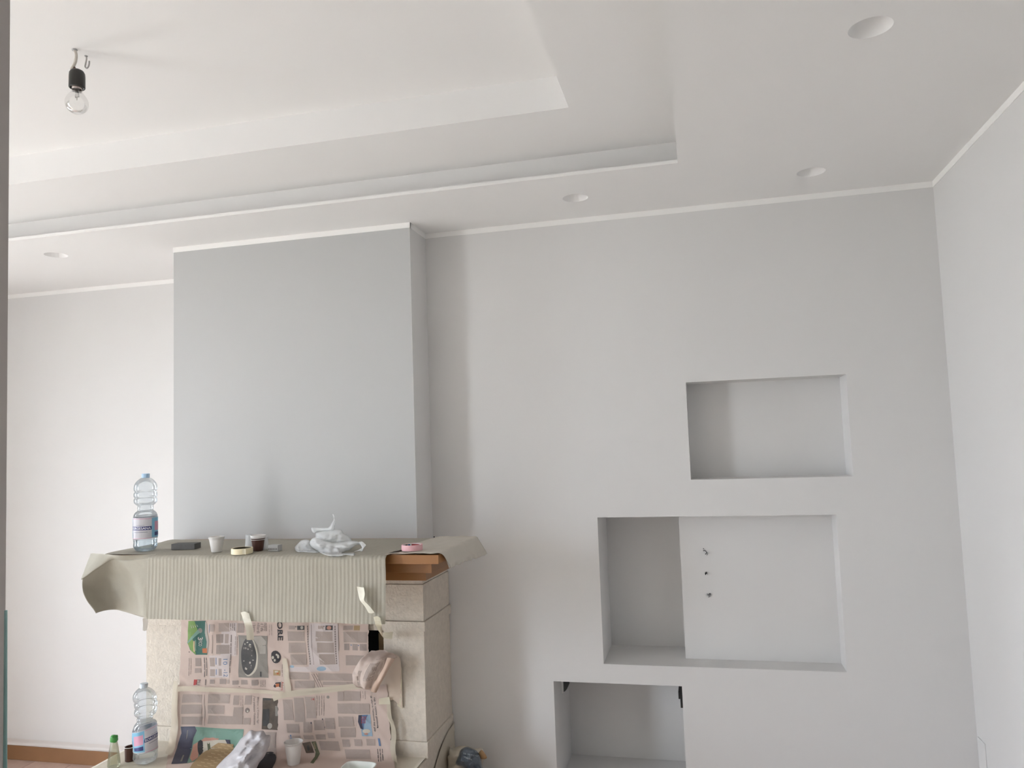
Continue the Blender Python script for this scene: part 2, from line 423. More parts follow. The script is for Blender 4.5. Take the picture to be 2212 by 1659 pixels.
quad(bm, (PX,YP,MN[2]),(MN[1],YP,MN[2]),(MN[1],YP,MN[3]),(PX,YP,MN[3]))
recess(bm, MN[0], PX, MN[2], MN[3], YP, YD)
quad(bm, (CX1-0.05,3.78,0),(XR+0.05,3.78,0),(XR+0.05,3.78,3.0),(CX1-0.05,3.78,3.0))
bmesh.ops.remove_doubles(bm, verts=bm.verts, dist=1e-5)
tag(build('wall_niches', bm, M_wall), 'pale built-out wall with three rectangular recessed niches', 'wall', kind='structure')

# partition end close to the camera, slightly out of plumb, with teal film
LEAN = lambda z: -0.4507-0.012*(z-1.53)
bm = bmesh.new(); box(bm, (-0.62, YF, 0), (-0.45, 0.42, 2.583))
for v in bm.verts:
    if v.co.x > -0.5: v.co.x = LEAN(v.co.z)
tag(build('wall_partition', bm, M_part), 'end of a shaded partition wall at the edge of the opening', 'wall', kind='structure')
bm = bmesh.new()
rows = []
for j in range(30):
    z = 1.526 - j*0.04; wv = 0.0005 + 0.0012*min(j, 3)/3 + 0.0004*noise.noise(Vector((0, 0, z*9))); X = LEAN(z)
    rows.append([Vector((X+dx*wv-ex, Y, z)) for dx, ex, Y in ((0.1, 0, 0.4190), (0.7, 0, 0.4198), (1.0, 0, 0.4206), (0.7, 0, 0.4211), (0, 0.0006, 0.4213), (0, 0.002, 0.4213), (0, 0.005, 0.4212), (0, 0.012, 0.4212), (0, 0.03, 0.4212), (0, 0.06, 0.4212))])
patch(bm, rows, 36, 60)
tag(build('protective_film', bm, M_teal, smooth=True), 'teal plastic film wrapped around the partition edge', 'plastic film')

# ceiling: soffit with round recesses, a lip with cove, two tray levels
bm = bmesh.new()
LX0, LX1, LY0, LY1 = -3.32, -0.019, 0.85, 2.669       # lip of the tray opening
CV = 0.085
IX0, IX1, IY0, IY1 = -3.00, -0.3474, 1.13, 2.3525       # inner step
DL = ((-2.886, 2.928), (-0.421, 2.928), (0.455, 2.928), (0.450, 1.906))
HS, HR = 0.09, 0.050
xs = sorted({XL-0.1, XR+0.1, LX0, LX1, *[round(d[0]+s*HS, 4) for d in DL for s in (-1, 1)]})
ysx = sorted({YF-0.1, 3.75, LY0, LY1, *[round(d[1]+s*HS, 4) for d in DL for s in (-1, 1)]})
for i in range(len(xs)-1):
    for j in range(len(ysx)-1):
        cx = (xs[i]+xs[i+1])/2; cy = (ysx[j]+ysx[j+1])/2
        if LX0 < cx < LX1 and LY0 < cy < LY1: continue
        if any(abs(cx-d[0]) < HS and abs(cy-d[1]) < HS for d in DL): continue
        quad(bm, (xs[i],ysx[j],ZS),(xs[i],ysx[j+1],ZS),(xs[i+1],ysx[j+1],ZS),(xs[i+1],ysx[j],ZS))
NS = 48
for d in DL:                                  # square patch with a round hole
    sq, ci = [], []
    for k in range(NS):
        a = 2*math.pi*k/NS; c, s = math.cos(a), math.sin(a); m = HS/max(abs(c), abs(s))
        sq.append(bm.verts.new((d[0]+c*m, d[1]+s*m, ZS))); ci.append(bm.verts.new((d[0]+c*HR, d[1]+s*HR, ZS)))
    for k in range(NS): bm.faces.new((sq[k], ci[k], ci[(k+1)%NS], sq[(k+1)%NS]))
def ringwall(x0, x1, y0, y1, z0, z1):
    quad(bm, (x0,y0,z0),(x1,y0,z0),(x1,y0,z1),(x0,y0,z1)); quad(bm, (x0,y1,z0),(x0,y1,z1),(x1,y1,z1),(x1,y1,z0))
    quad(bm, (x0,y0,z0),(x0,y0,z1),(x0,y1,z1),(x0,y1,z0)); quad(bm, (x1,y0,z0),(x1,y1,z0),(x1,y1,z1),(x1,y0,z1))
def ringflat(a, b, z):                         # a outer, b inner: x0,x1,y0,y1
    quad(bm, (a[0],a[2],z),(a[1],a[2],z),(b[1],b[2],z),(b[0],b[2],z)); quad(bm, (a[1],a[2],z),(a[1],a[3],z),(b[1],b[3],z),(b[1],b[2],z))
    quad(bm, (a[1],a[3],z),(a[0],a[3],z),(b[0],b[3],z),(b[1],b[3],z)); quad(bm, (a[0],a[3],z),(a[0],a[2],z),(b[0],b[2],z),(b[0],b[3],z))
LIP = 0.013
ringwall(LX0, LX1, LY0, LY1, ZS, ZS+LIP)
ringflat((LX0-CV, LX1+CV, LY0-CV, LY1+CV), (LX0, LX1, LY0, LY1), ZS+LIP)
ringwall(LX0-CV, LX1+CV, LY0-CV, LY1+CV, ZS+LIP, Z2)
ringflat((LX0-CV, LX1+CV, LY0-CV, LY1+CV), (IX0, IX1, IY0, IY1), Z2)
ringwall(IX0, IX1, IY0, IY1, Z2, Z3)
quad(bm, (IX0,IY0,Z3),(IX0,IY1,Z3),(IX1,IY1,Z3),(IX1,IY0,Z3))
tag(build('ceiling', bm, M_ceil), 'white stepped tray ceiling with a cove lip and flat soffit', 'ceiling', kind='structure')
tag(boxobj('roof', (XL-0.2, YF-0.2, 3.0), (XR+0.2, 3.8, 3.1), M_ceil), 'flat slab above the plaster ceiling', 'roof', kind='structure')

dlab = ('round plaster downlight recess in the soffit above the plain left-hand back wall', 'round plaster downlight recess in the soffit beside the chimney breast corner',
        'round plaster downlight recess in the ceiling corner above the niche wall', 'large round plaster downlight recess in the ceiling strip along the right side wall')
prof = [(max(0.0005, HR*(1-k/14)), 0.045*(1-(1-k/14)**2.2)) for k in range(15)]
for d, lb in zip(DL, dlab):
    bm = bmesh.new(); lathe(bm, prof, NS)
    o = build('downlight_recess', bm, M_ceil, smooth=True); o.location = (d[0], d[1], ZS)
    tag(o, lb, 'downlight', 'round downlight recesses in the ceiling soffit')

# painted white cornice bands
ZT = 2.560
bands = (((XL, YB-0.002, ZT), (CX0, YB+0.01, ZS)), ((CX0-0.002, YC-0.002, ZT), (CX1+0.002, YC+0.01, ZS)), ((CX1, YC, ZT), (CX1+0.002, YN, ZS)),
         ((CX1+0.002, YN-0.002, ZT), (XR, YN+0.01, ZS)), ((XR-0.002, YF, ZT), (XR+0.01, YN-0.002, ZS)), ((CX0-0.002, YC+0.01, ZT), (CX0, YB, ZS)))
blab = ('plain left-hand back wall', 'chimney breast front', 'right flank of the chimney breast', 'niche wall', 'right side wall', 'left flank of the chimney breast')
for k, (a, b) in enumerate(bands):
    tag(boxobj('trim_%d' % (k+1), a, b, M_trim), 'narrow white painted cornice band along the top of the ' + blab[k], 'cornice', kind='structure')
# baseboard
tag(boxobj('baseboard_back', (XL, YB-0.016, 0), (-2.36, YB, 0.076), M_base, bev=0.002), 'brown wooden baseboard along the plain back wall', 'baseboard', kind='structure')
bm = bmesh.new()
rows = [[Vector((XL+(k/12)*(CX0-XL-0.05), YB-0.001, 0.106)) for k in range(13)],
        [Vector((XL+(k/12)*(CX0-XL-0.05), YB-0.003, 0.082+0.002*noise.noise(Vector((k*.7, 0, 0))))) for k in range(13)],
        [Vector((XL+(k/12)*(CX0-XL-0.05), YB-0.0175, 0.0775+0.002*noise.noise(Vector((k*.9, 3, 0))))) for k in range(13)]]
patch(bm, rows, 96, 8, disp=lambda p, u, v: Vector((0, -abs(noise.noise(p*30))*0.0015, noise.noise(p*25)*0.001)))
M_tapewhite = film_mat('pale_tape', (0.70, 0.66, 0.63), 0.1, 0.5)
tag(build('masking_tape', bm, M_tapewhite, smooth=True), 'pale masking tape running along the top of the wooden baseboard', 'tape')

# cover plate on the side wall
cp = tag(boxobj('junction_box_cover', (XR-0.0035, 3.112, 0.36), (XR, 3.185, 0.503), M_wall, bev=0.0015), 'flush painted junction box cover low on the side wall', 'cover plate')

# ------------------------------------------------------------------ fireplace
SX0, SX1, SY = -2.346, -1.081, 2.879       # stone surround
OX0, OX1 = -2.170, -1.252                  # opening between the pillars
HZ = 0.425                                 # hearth top
fp = tag(empty('fireplace', (-1.713, 3.0, 0)), 'beige stone fireplace with a stepped honey-coloured wooden mantel shelf', 'fireplace')
def stone(name, a, b, bev=0.0022): return boxobj(name, a, b, M_stone, fp, bev)
stone('hearth_slab', (SX0-0.004, 2.30, HZ-0.06), (SX1+0.004, 3.194, HZ))
stone('hearth_block', (SX0+0.02, 2.34, 0.0), (SX1-0.02, 3.194, HZ-0.06))
for (a, b) in ((SX0, OX0), (OX1, SX1)):
    ex = 0.006
    stone('base_stone', (a-(ex if a == SX0 else 0), SY-ex, HZ), (b+(ex if b == SX1 else 0), 3.194, 0.486), 0.003)
    stone('pillar_stone', (a, SY, 0.4865), (b, 3.196, 0.9055))
stone('moulding_band', (SX0-0.007, SY-0.008, 0.9058), (SX1+0.007, 3.196, 0.943), 0.003)
stone('lintel_stone', (SX0, SY, 0.9434), (SX1, 3.196, 1.085))
stone('lintel_cap', (SX0+0.004, SY+0.004, 1.0854), (SX1-0.004, 3.196, 1.140), 0.003)
# firebox: black interior with a recessed frame of fire bricks
bm = bmesh.new()
recess(bm, OX0-0.02, OX1+0.02, HZ+0.001, 0.905, 3.0, 3.192)
tag(build('firebox_lining', bm, M_firebox, fp), 'black firebox lining')
zb = HZ+0.002
while zb < 0.90:
    h = min(0.113, 0.904-zb)
    boxobj('fire_brick', (OX1-0.055, 2.955, zb), (OX1+0.03, 3.02, zb+h-0.004), M_firebrick, fp, 0.003)
    boxobj('fire_brick', (OX0-0.03, 2.955, zb), (OX0+0.055, 3.02, zb+h-0.004), M_firebrick, fp, 0.003)
    zb += 0.113
# mantel boards
MX0 = -2.245
boxobj('mantel_board', (MX0, 2.54, 1.2185), (-0.894, YC-0.003, 1.250), M_wood, fp, 0.002)
boxobj('mantel_board', (MX0+0.03, 2.598, 1.178), (-0.941, YC-0.003, 1.2175), M_wood, fp, 0.002)
boxobj('mantel_board', (MX0+0.06, 2.656, 1.1405), (-0.985, YC-0.003, 1.177), M_wood, fp, 0.002)

# ------------------------------------------------------------------ paper covers on the mantel
ZP = 1.2535                                # paper over the mantel top
RIB = 0.0150
def rib(x): return 0.00045*math.cos(2*math.pi*x/RIB)
pc = tag(empty('paper_cover', (-1.6, 2.7, ZP)), 'ribbed beige protective paper draped over the mantel shelf with a curled left flap', 'paper cover')
bm = bmesh.new()
path = []                                   # (Y, z, normal)
for k in range(13): path.append((2.972-(2.972-2.512)*k/12, ZP, 0, 1))
for k in range(1, 9):
    a = k/8*math.pi/2; path.append((2.512-0.016*math.sin(a), ZP-0.016+0.016*math.cos(a), -math.sin(a), math.cos(a)))
for k in range(1, 17): path.append((2.496-0.010*(k/16)**1.5, ZP-0.016-(0.214)*k/16, -1, 0))
x0, x1 = -2.030, -1.073; nx = int((x1-x0)/(RIB/7))
cols = []
for i in range(nx+1):
    x = x0+(x1-x0)*i/nx; col = []
    for j, (Y, z, ny, nz) in enumerate(path):
        f = j/(len(path)-1); n = rib(x)
        bow = min(1, (x-x0)/0.2)*0.006*noise.noise(Vector((x*3.2, f*2.3, 0))) + min(1, (x-x0)/0.2)*0.003*noise.noise(Vector((x*9, f*5, 4)))
        Yb = Y; xx = x
        if nz > 0.99:                                              # back edge is uneven, the right edge is cut in a curve
            if j == 0: Yb -= 0.012*abs(noise.noise(Vector((x*4, 1, 0))))+0.006
            if i > nx-60 and Y > 2.56:
                k = (i-(nx-60))/60.0; xx -= 0.0
            bow = abs(bow)*0.6
        else:
            if f > 0.9: pass
        col.append(bm.verts.new((xx, Yb+ny*n+ny*bow*(1 if ny else 0), z+nz*n+nz*bow + (0.004*noise.noise(Vector((x*5, 7, 0))) if j == len(path)-1 else 0))))
    cols.append(col)
for i in range(nx):
    for j in range(len(path)-1): bm.faces.new((cols[i][j], cols[i][j+1], cols[i+1][j+1], cols[i+1][j]))
build('draped_sheet', bm, M_ribbed, pc, smooth=True)
# top of the sheet out to the left end
bm = bmesh.new()
g = []
xa = -2.0295
for k, (Y, xe) in enumerate(((2.962, -2.300), (2.85, -2.297), (2.72, -2.294), (2.60, -2.292), (2.522, -2.262))):
    zz = ZP + (0.003 if k in (1, 3) else 0)
    g.append([Vector((xa, Y, ZP)), Vector((-2.11, Y, zz)), Vector((-2.20, Y, zz+0.001)), Vector((xe+0.014, Y, ZP-0.001)), Vector((xe-0.004, Y, ZP-0.010)), Vector((xe-0.010, Y, ZP-0.030)), Vector((xe-0.014, Y, ZP-0.055))])
patch(bm, g, 70, 40, disp=lambda p, u, v: Vector((0, 0, 0.0035*max(0, noise.noise(p*14))*min(1, 4*u) + 0.0004*math.cos(2*math.pi*p.x/RIB)*(1-u))))
build('end_fold', bm, M_ribbed, pc, smooth=True)
# curled front flap at the left corner: a sloping facet down to a crease, then a concave curl
bm = bmesh.new()
FT = ((196.5,1198), (212,1198.5), (229,1200), (245,1201), (268,1202))
FC = ((177,1247,2.455), (199,1232,2.468), (221,1218.5,2.482), (243,1207.5,2.497), (268,1209,2.4985))
FD = ((178,1251,2.462), (200,1237,2.478), (222,1224,2.492), (244,1213,2.505), (269,1215,2.4985))
F3 = ((178,1271,2.462),(203,1264,2.505),(229,1254,2.535),(256,1249,2.535),(289,1246,2.503))
F4 = ((186,1294,2.455),(212,1291,2.512),(239,1287,2.540),(268,1285,2.537),(302,1285,2.494))
F5 = ((207,1325,2.450),(228,1318.5,2.505),(252,1317.5,2.535),(285,1326,2.527),(309,1333.5,2.489))
ctrl = [[pz(x, y-2.5, ZP+(0.004 if k else -0.006)) for k, (x, y) in enumerate(FT)]] + [[px(*q) for q in r_] for r_ in (FC, FD, F3, F4, F5)]
for r_, (yy, zz) in enumerate(((2.516, ZP+0.0012), (2.4985, ZP-0.007), (2.4958, ZP-0.018), (2.4945, ZP-0.085), (2.4908, ZP-0.157), (2.4856, ZP-0.230))): ctrl[r_].append(Vector((-2.012, yy+0.0028, zz)))
patch(bm, ctrl, 60, 60, disp=lambda p, u, v: Vector((0, -0.0004*math.cos(2*math.pi*p.x/RIB)*max(0, u-0.45)/0.55 - 0.0045*noise.noise(p*22)*(1-u)*min(1, 5*v), 0.0015*noise.noise(p*30)*(1-u))), thick=0.0008)
build('corner_flap', bm, M_ribbed, pc, smooth=True)

# thin torn sheet over the right end of the mantel
bm = bmesh.new()
def pX(x, y, X):
    d = ray(x, y); t = X/d.x; return Vector((X, d.y*t, EYE+d.z*t))
ZQ = ZP+0.003
def top(X, y0, y1, dz=0.0): return [Vector((X, y0+(y1-y0)*k/4, ZQ+dz*math.sin(k*1.9))) for k in range(5)]
G = [[pz(822,1201,ZQ), pz(840,1194,ZQ+.004), pz(866,1187,ZQ+.008), pz(885,1178,ZQ+.002), pz(905,1172,ZQ)],
     top(-1.045, 2.532, 2.985, 0.002), top(-1.000, 2.528, 2.985, 0.003), top(-0.955, 2.532, 3.000, 0.002), top(-0.915, 2.530, 3.000, 0.001),
     [Vector((-0.892, Y, ZQ-0.002)) for Y in (2.545, 2.64, 2.74, 2.86, 3.003)],
     [Vector((-0.882, Y, ZQ-0.022)) for Y in (2.570, 2.665, 2.77, 2.89, 3.015)],
     [pX(969,1228.5,-.878), pX(984,1222,-.877), pX(1002,1214,-.874), pX(1026,1207,-.872), pX(1053,1197,-.872)]]
def torn(p, u, v):
    e = Vector((0, 0, 0.0025*noise.noise(p*22)+0.0012*noise.noise(p*60)))
    if u < 0.03: e += Vector((0, 0.012*noise.noise(Vector((p.x*28, 0, 0))), 0))
    if v > 0.97: e += Vector((0.012*noise.noise(Vector((p.y*30, 2, 0))), 0, 0.006*noise.noise(Vector((p.y*40, 9, 0)))))
    return e
patch(bm, G, 60, 70, disp=torn, thick=0.0006)
tp = build('torn_paper_sheet', bm, M_thin, smooth=True)
tag(tp, 'torn pale paper sheet hanging over the right end of the mantel', 'paper')

# ------------------------------------------------------------------ kraft paper over the hearth
bm = bmesh.new()
g = []
for k in range(9):
    Y = 2.8745 - k*0.062
    g.append([Vector((-2.352+0.004*noise.noise(Vector((k, 0, 0))), Y, HZ+0.004)), Vector((-2.20, Y, HZ+0.003)), Vector((-1.9, Y, HZ+0.003)), Vector((-1.6, Y, HZ+0.003)), Vector((-1.3, Y, HZ+0.003)), Vector((-1.085, Y, HZ+0.004))])
g = [[p for p in r_] for r_ in g]
patch(bm, g, 60, 40, disp=lambda p, u, v: Vector((0, 0, 0.0015*noise.noise(p*14))), thick=0.0006)
tag(build('floor_paper', bm, M_kraft, smooth=True), 'beige protective paper laid over the raised hearth', 'paper')

# ------------------------------------------------------------------ newspapers taped across the fireplace opening
NY, NR, NZ = 2.868, 0.075, HZ+0.0065
def news_hit(x, y):
    """point where the sight line meets the hanging sheet: upright, then curving out onto the hearth"""
    P = px(x, y, NY)
    if P.z >= NZ+NR: return P, Vector((0, -1, 0))
    Q = pz(x, y, NZ)
    if Q.y <= NY-NR: return Q, Vector((0, 0, 1))
    lo, hi = 2.5, NY
    c = Vector((0, NY-NR, NZ+NR))
    for _ in range(40):
        m = (lo+hi)/2; W = px(x, y, m)
        if (W.z >= NZ+NR) or (W.y <= NY-NR and W.z > NZ) or (W.z > NZ and math.hypot(W.y-c.y, W.z-c.z) < NR): lo = m
        else: hi = m
    W = px(x, y, lo); n = Vector((0, c.y-W.y, c.z-W.z)).normalized()
    return W, n
def wrinkle(P, seed):
    return 0.0085*noise.noise(Vector((P.x*6+seed, P.z*5, seed))) + 0.0050*noise.noise(Vector((P.x*14, P.z*13+seed, 3))) + 0.0050*(1-abs(noise.noise(Vector((P.x*4, P.z*9+P.x*6, seed+7)))))**4
def news_pt(x, y, lift, seed):
    P, n = news_hit(x, y)
    wgt = 0.35+0.65*max(0.0, -n.y)
    return P + n*(lift + (wrinkle(P, seed)+0.006)*wgt)
FOLD = 4.0                                 # the sheets share their folds, so they lie on one another
def restz(X, Y, r, lift):
    """height of the newspaper lying on the hearth under a thing of radius r"""
    return max(NZ+lift+(wrinkle(Vector((X+a*r, Y+b*r, NZ)), FOLD)+0.006)*0.35 for a in (-1, -.5, 0, .5, 1) for b in (-1, -.5, 0, .5, 1))
class Sheet:
    def __init__(s, label, corners, lift, seed, group='newspaper sheets taped over the fireplace', jag=1.5, base=None):
        s.seed, s.lift, s.corners, s.parts = FOLD, lift, corners, {}
        s.root = empty('newspaper_sheet', px(corners[3][0], min(corners[3][1], 1600), NY)); tag(s.root, label, 'newspaper', group)
        bm = bmesh.new(); nu = max(8, int(abs(corners[1][0]-corners[0][0])/4)); nv = max(8, int(abs(corners[3][1]-corners[0][1])/4)); vs = []
        for j in range(nv+1):
            row = []
            for i in range(nu+1):
                u, v = i/nu, j/nv; x, y = s.bil(u, v)
                if i in (0, nu): x += jag*noise.noise(Vector((y*.12, seed, 0)))
                if j in (0, nv): y += jag*noise.noise(Vector((x*.12, seed, 5)))
                row.append(bm.verts.new(news_pt(x, y, lift, FOLD)))
            vs.append(row)
        for j in range(nv):
            for i in range(nu): bm.faces.new((vs[j][i], vs[j+1][i], vs[j+1][i+1], vs[j][i+1]))
        build('page', bm, base or M_news, s.root, smooth=True)
    def bil(s, u, v):
        a, b, c, d = s.corners            # tl, tr, br, bl
        return ((a[0]*(1-u)+b[0]*u)*(1-v)+(d[0]*(1-u)+c[0]*u)*v, (a[1]*(1-u)+b[1]*u)*(1-v)+(d[1]*(1-u)+c[1]*u)*v)
    def bm(s, name, m):
        k = (name, m.name)
        if name.startswith('printed') or name == 'blank_space': s.count = getattr(s, 'count', 0)+1; k = (name, m.name+str(s.count))
        if k not in s.parts: s.parts[k] = (bmesh.new(), m)
        return s.parts[k][0]
    def P(s, x, y, e): return news_pt(x, y, s.lift+0.0009+e, s.seed)
    def rect(s, m, x0, y0, x1, y1, name='printed_column', e=0.0, sx=0.0, sy=0.0):
        bm = s.bm(name, m); nu = max(1, int(abs(x1-x0)/5)); nv = max(1, int(abs(y1-y0)/5))
        vs = [[bm.verts.new(s.P(x0+(x1-x0)*i/nu+sx*j/nv, y0+(y1-y0)*j/nv+sy*i/nu, e)) for i in range(nu+1)] for j in range(nv+1)]
        for j in range(nv):
            for i in range(nu): bm.faces.new((vs[j][i], vs[j+1][i], vs[j+1][i+1], vs[j][i+1]))
    def poly(s, m, pts, name='printed_picture', e=0.0, smooth=False):
        bm = s.bm(name, m); bd = smooth_poly(pts, 4) if smooth else [tuple(Vector(pts[i]).lerp(Vector(pts[(i+1) % len(pts)]), k/max(1, int((Vector(pts[(i+1) % len(pts)])-Vector(pts[i])).length/5)))) for i in range(len(pts)) for k in range(max(1, int((Vector(pts[(i+1) % len(pts)])-Vector(pts[i])).length/5)))]
        P = [Vector(p) for p in bd]; n = len(P)
        y = min(p.y for p in P)+3
        while y < max(p.y for p in P):
            x = min(p.x for p in P)+3
            while x < max(p.x for p in P):
                if inside((x, y), bd) and min(segdist((x, y), bd[i], bd[(i+1) % n]) for i in range(n)) > 1.5: P.append(Vector((x, y)))
                x += 5
            y += 5
        vo, _, fo, _, _, _ = delaunay_2d_cdt(P, [(i, (i+1) % n) for i in range(n)], [], 1, 1e-4)
        bv = [bm.verts.new(s.P(v.x, v.y, e)) for v in vo]
        for f in fo:
            try: bm.faces.new([bv[i] for i in reversed(f)])
            except ValueError: pass
    def ell(s, m, cx, cy, rx, ry, name='printed_picture', e=0.0):
        s.poly(m, [(cx+rx*math.cos(k*math.pi/8), cy+ry*math.sin(k*math.pi/8)) for k in range(16)], name, e)
    def text(s, m, body, x, y0, y1, h, name='headline', e=0.0003, bold=0.01, dx=0.0):
        """line of print running down the page: x is the foot of the letters, h their height"""
        text_map(s.bm(name, m), body, lambda a, b: s.P(x+b*h+dx*a, y0+a*(y1-y0), e), bold)
    def lines(s, m, x0, y0, x1, y1, pitch, wdt, rnd, name='text_lines', e=0.0):
        x = x0; r_ = random.Random(rnd)
        while x < x1:
            yy = y0
            while yy < y1-3:
                seg = r_.uniform(6, 16); s.rect(m, x, yy, x+wdt, min(y1, yy+seg), name, e); yy += seg+r_.uniform(.8, 2)
            x += pitch
    def done(s):
        for (name, _), (bm, m) in s.parts.items():
            o = build(name, bm, m, s.root)
            if name == 'text_lines': tag(o, kind='stuff')

# front page, upper left
A = Sheet('pinkish newspaper front page with a green advert at the upper left of the fireplace opening', ((394,1330),(640,1330),(636,1484),(391,1479)), 0.000, 1.0)
A.rect(I_white, 480, 1345, 512, 1416, 'blank_space', -0.0003)
A.poly(I_dgreen, [(411,1340),(447,1340),(446,1372),(451,1392),(452,1412.5),(426,1413),(414,1402),(409,1388)], 'printed_advert')
A.poly(I_lgreen, [(410.5,1340),(424,1340),(430,1360),(420,1378),(427,1412.5),(417,1405),(409,1389)], 'printed_advert', 0.0003)
A.poly(I_teal, [(430,1359),(436,1364),(409,1389),(408,1386)], 'printed_advert', 0.0006)
for k in range(4): A.poly(I_white, [(416+k*4,1347),(419+k*4,1355-k),(418+k*4,1356-k)], 'printed_advert', 0.0009)
A.poly(I_photol, [(446,1342),(450,1348),(450,1362),(454,1380),(452.5,1410),(449,1400),(449.5,1382),(445,1366)], 'printed_advert', 0.0003)
A.ell(I_photo, 435, 1361, 4.5, 5.5, 'printed_advert', 0.0006); A.poly(I_orange, [(441,1399),(451,1398.5),(451.5,1409),(441.5,1408.5)], 'printed_advert', 0.0006)
A.text(I_white, '3', 431, 1375, 1381, 10, 'advert_lettering', 0.0009); A.text(I_white, 'FICO', 433, 1382, 1394, 7, 'advert_lettering', 0.0009, 0.0)
A.rect(I_tanl, 422, 1383, 425, 1406, 'advert_lettering', 0.0009); A.rect(I_teal, 426, 1381, 428, 1404, 'advert_lettering', 0.0009)
A.rect(I_col, 456, 1347, 466, 1363); A.rect(I_blue, 454.5, 1348, 455.5, 1366, 'text_lines'); A.rect(I_col, 475, 1345, 497, 1364); A.lines(I_line, 499, 1346, 508, 1362, 4, 1.6, 1)
A.rect(I_col, 461, 1370, 462.5, 1410); A.rect(I_col2, 470, 1369, 484, 1388); A.rect(I_col, 487, 1369, 495, 1389); A.rect(I_col2, 470.5, 1392, 498, 1411)
A.lines(I_line, 499.5, 1371, 503, 1452, 5, 2.2, 2); A.lines(I_line, 509, 1374, 516, 1414, 4, 1.0, 3)
A.rect(I_white, 456, 1414, 499, 1462, 'blank_space', -0.0002)
A.rect(I_col, 457, 1419, 468, 1438); A.rect(I_blue, 470, 1419, 471.5, 1434, 'text_lines'); A.rect(I_col, 476, 1420, 482, 1436); A.rect(I_col, 457, 1444, 468, 1459); A.rect(I_blue, 470, 1444, 471.5, 1456, 'text_lines'); A.rect(I_col, 476, 1443, 483, 1458)
A.text(I_blue, '10', 486, 1422, 1434, 9, 'headline', 0.0004, 0.0); A.text(I_blue, '-12', 487, 1444, 1460, 9, 'headline', 0.0004, 0.0)
A.lines(I_line, 411, 1420, 419, 1458, 4, 0.9, 4); A.rect(I_col2, 425, 1420, 437, 1438); A.rect(I_col, 424, 1442, 437, 1452); A.lines(I_line, 443.5, 1419, 451, 1461, 4.5, 2.0, 5); A.ell(I_black, 412, 1407, 1, 1.3, 'text_lines')
A.poly(I_red, [(423,1466),(430.5,1466),(428,1478),(422,1478)], 'printed_logo'); A.text(I_head, 'PIU', 430.5, 1466, 1478, 7, 'headline', 0.0004, 0.0, dx=-2)
A.lines(I_line, 446.5, 1466, 450, 1478, 3.5, 2.4, 6); A.rect(I_col2, 457, 1466, 467, 1475); A.rect(I_col2, 478, 1465, 492, 1476); A.rect(I_col, 494, 1466, 499, 1475)
A.rect(I_col2, 506, 1468, 519, 1477); A.rect(I_col2, 524, 1467, 538, 1477); A.rect(I_col2, 547, 1467, 560, 1479); A.lines(I_line, 565, 1468, 575, 1484, 3, 0.9, 7)
A.rect(I_photo, 516.5, 1371, 579, 1461.5, 'printed_photo', 0.0, 2.5, 2)                      # photograph of a round hall
A.poly(I_photol, [(548,1374),(566,1373),(577,1385),(576,1411),(564,1411),(560,1392)], 'printed_photo', 0.0003)
A.poly(I_cream, [(537,1380),(548,1378),(557,1395),(560,1420),(556,1445),(546,1457),(538,1459),(533,1455)], 'printed_photo', 0.0003, True)
A.poly(I_dark, [(533,1380),(545,1377),(553,1392),(557,1415),(553,1440),(545,1453),(537,1456),(528,1445),(523,1422),(524,1400)], 'printed_photo', 0.0006, True)
rr = random.Random(5)
for k in range(16): A.ell((I_photol, I_photo, I_cream)[k % 3], 538+rr.uniform(-9, 12), 1420+rr.uniform(-34, 26), rr.uniform(.6, 2.2), rr.uniform(.6, 2.6), 'printed_photo', 0.0009)
A.rect(I_dark, 563.5, 1450, 566.5, 1461, 'printed_photo', 0.0003)
A.rect(I_col2, 514, 1346, 529, 1366)
for b_, x_, ya, yb, h_ in (('i basta', 548, 1345, 1365, 6.5), ('niliardi', 557, 1345, 1367, 6.5), ('d Tefe', 564.5, 1346, 1363, 6.5), ('nuano', 572, 1345, 1362, 6)): A.text(I_line, b_, x_, ya, yb, h_)
A.lines(I_col2, 583, 1348, 590, 1372, 4.5, 0.8, 8)
A.text(I_black, 'ORE', 601, 1340.5, 1383, 11.5, 'masthead', 0.0004, 0.02)
A.rect(I_black, 601.5, 1358, 603, 1381, 'masthead', 0.0004)
A.poly(I_black, [(593,1405),(598,1404),(602,1405),(608,1413),(608,1423),(602,1431),(594,1430),(589,1421),(589,1409)], 'printed_portrait', 0.0, True)
for q in ((596,1425,2.2,3), (592,1419,2.5,3.5), (603,1417,2.2,4.5), (600,1413,2,2.2)): A.ell(I_cream, *q, 'printed_portrait', 0.0004)
A.rect(I_tan, 592, 1446, 607, 1458, 'printed_picture', 0, 0, 1); A.rect(I_cream, 595, 1448, 602, 1452, 'printed_picture', 0.0004); A.rect(I_orange, 599, 1452, 604, 1456, 'printed_picture', 0.0004)
A.poly(I_black, [(598,1473),(609,1472),(609,1489),(600,1487),(593,1481)], 'printed_picture'); A.rect(I_orange, 599, 1475, 606, 1485, 'printed_picture', 0.0004)
A.rect(I_cream, 609.5, 1471, 617, 1490, 'printed_picture'); A.text(I_red, 'Adoro', 610, 1471, 1489, 6, 'headline', 0.0006, 0.01)
A.lines(I_line, 611, 1434, 616, 1462, 4, 1.0, 9)
A.done()

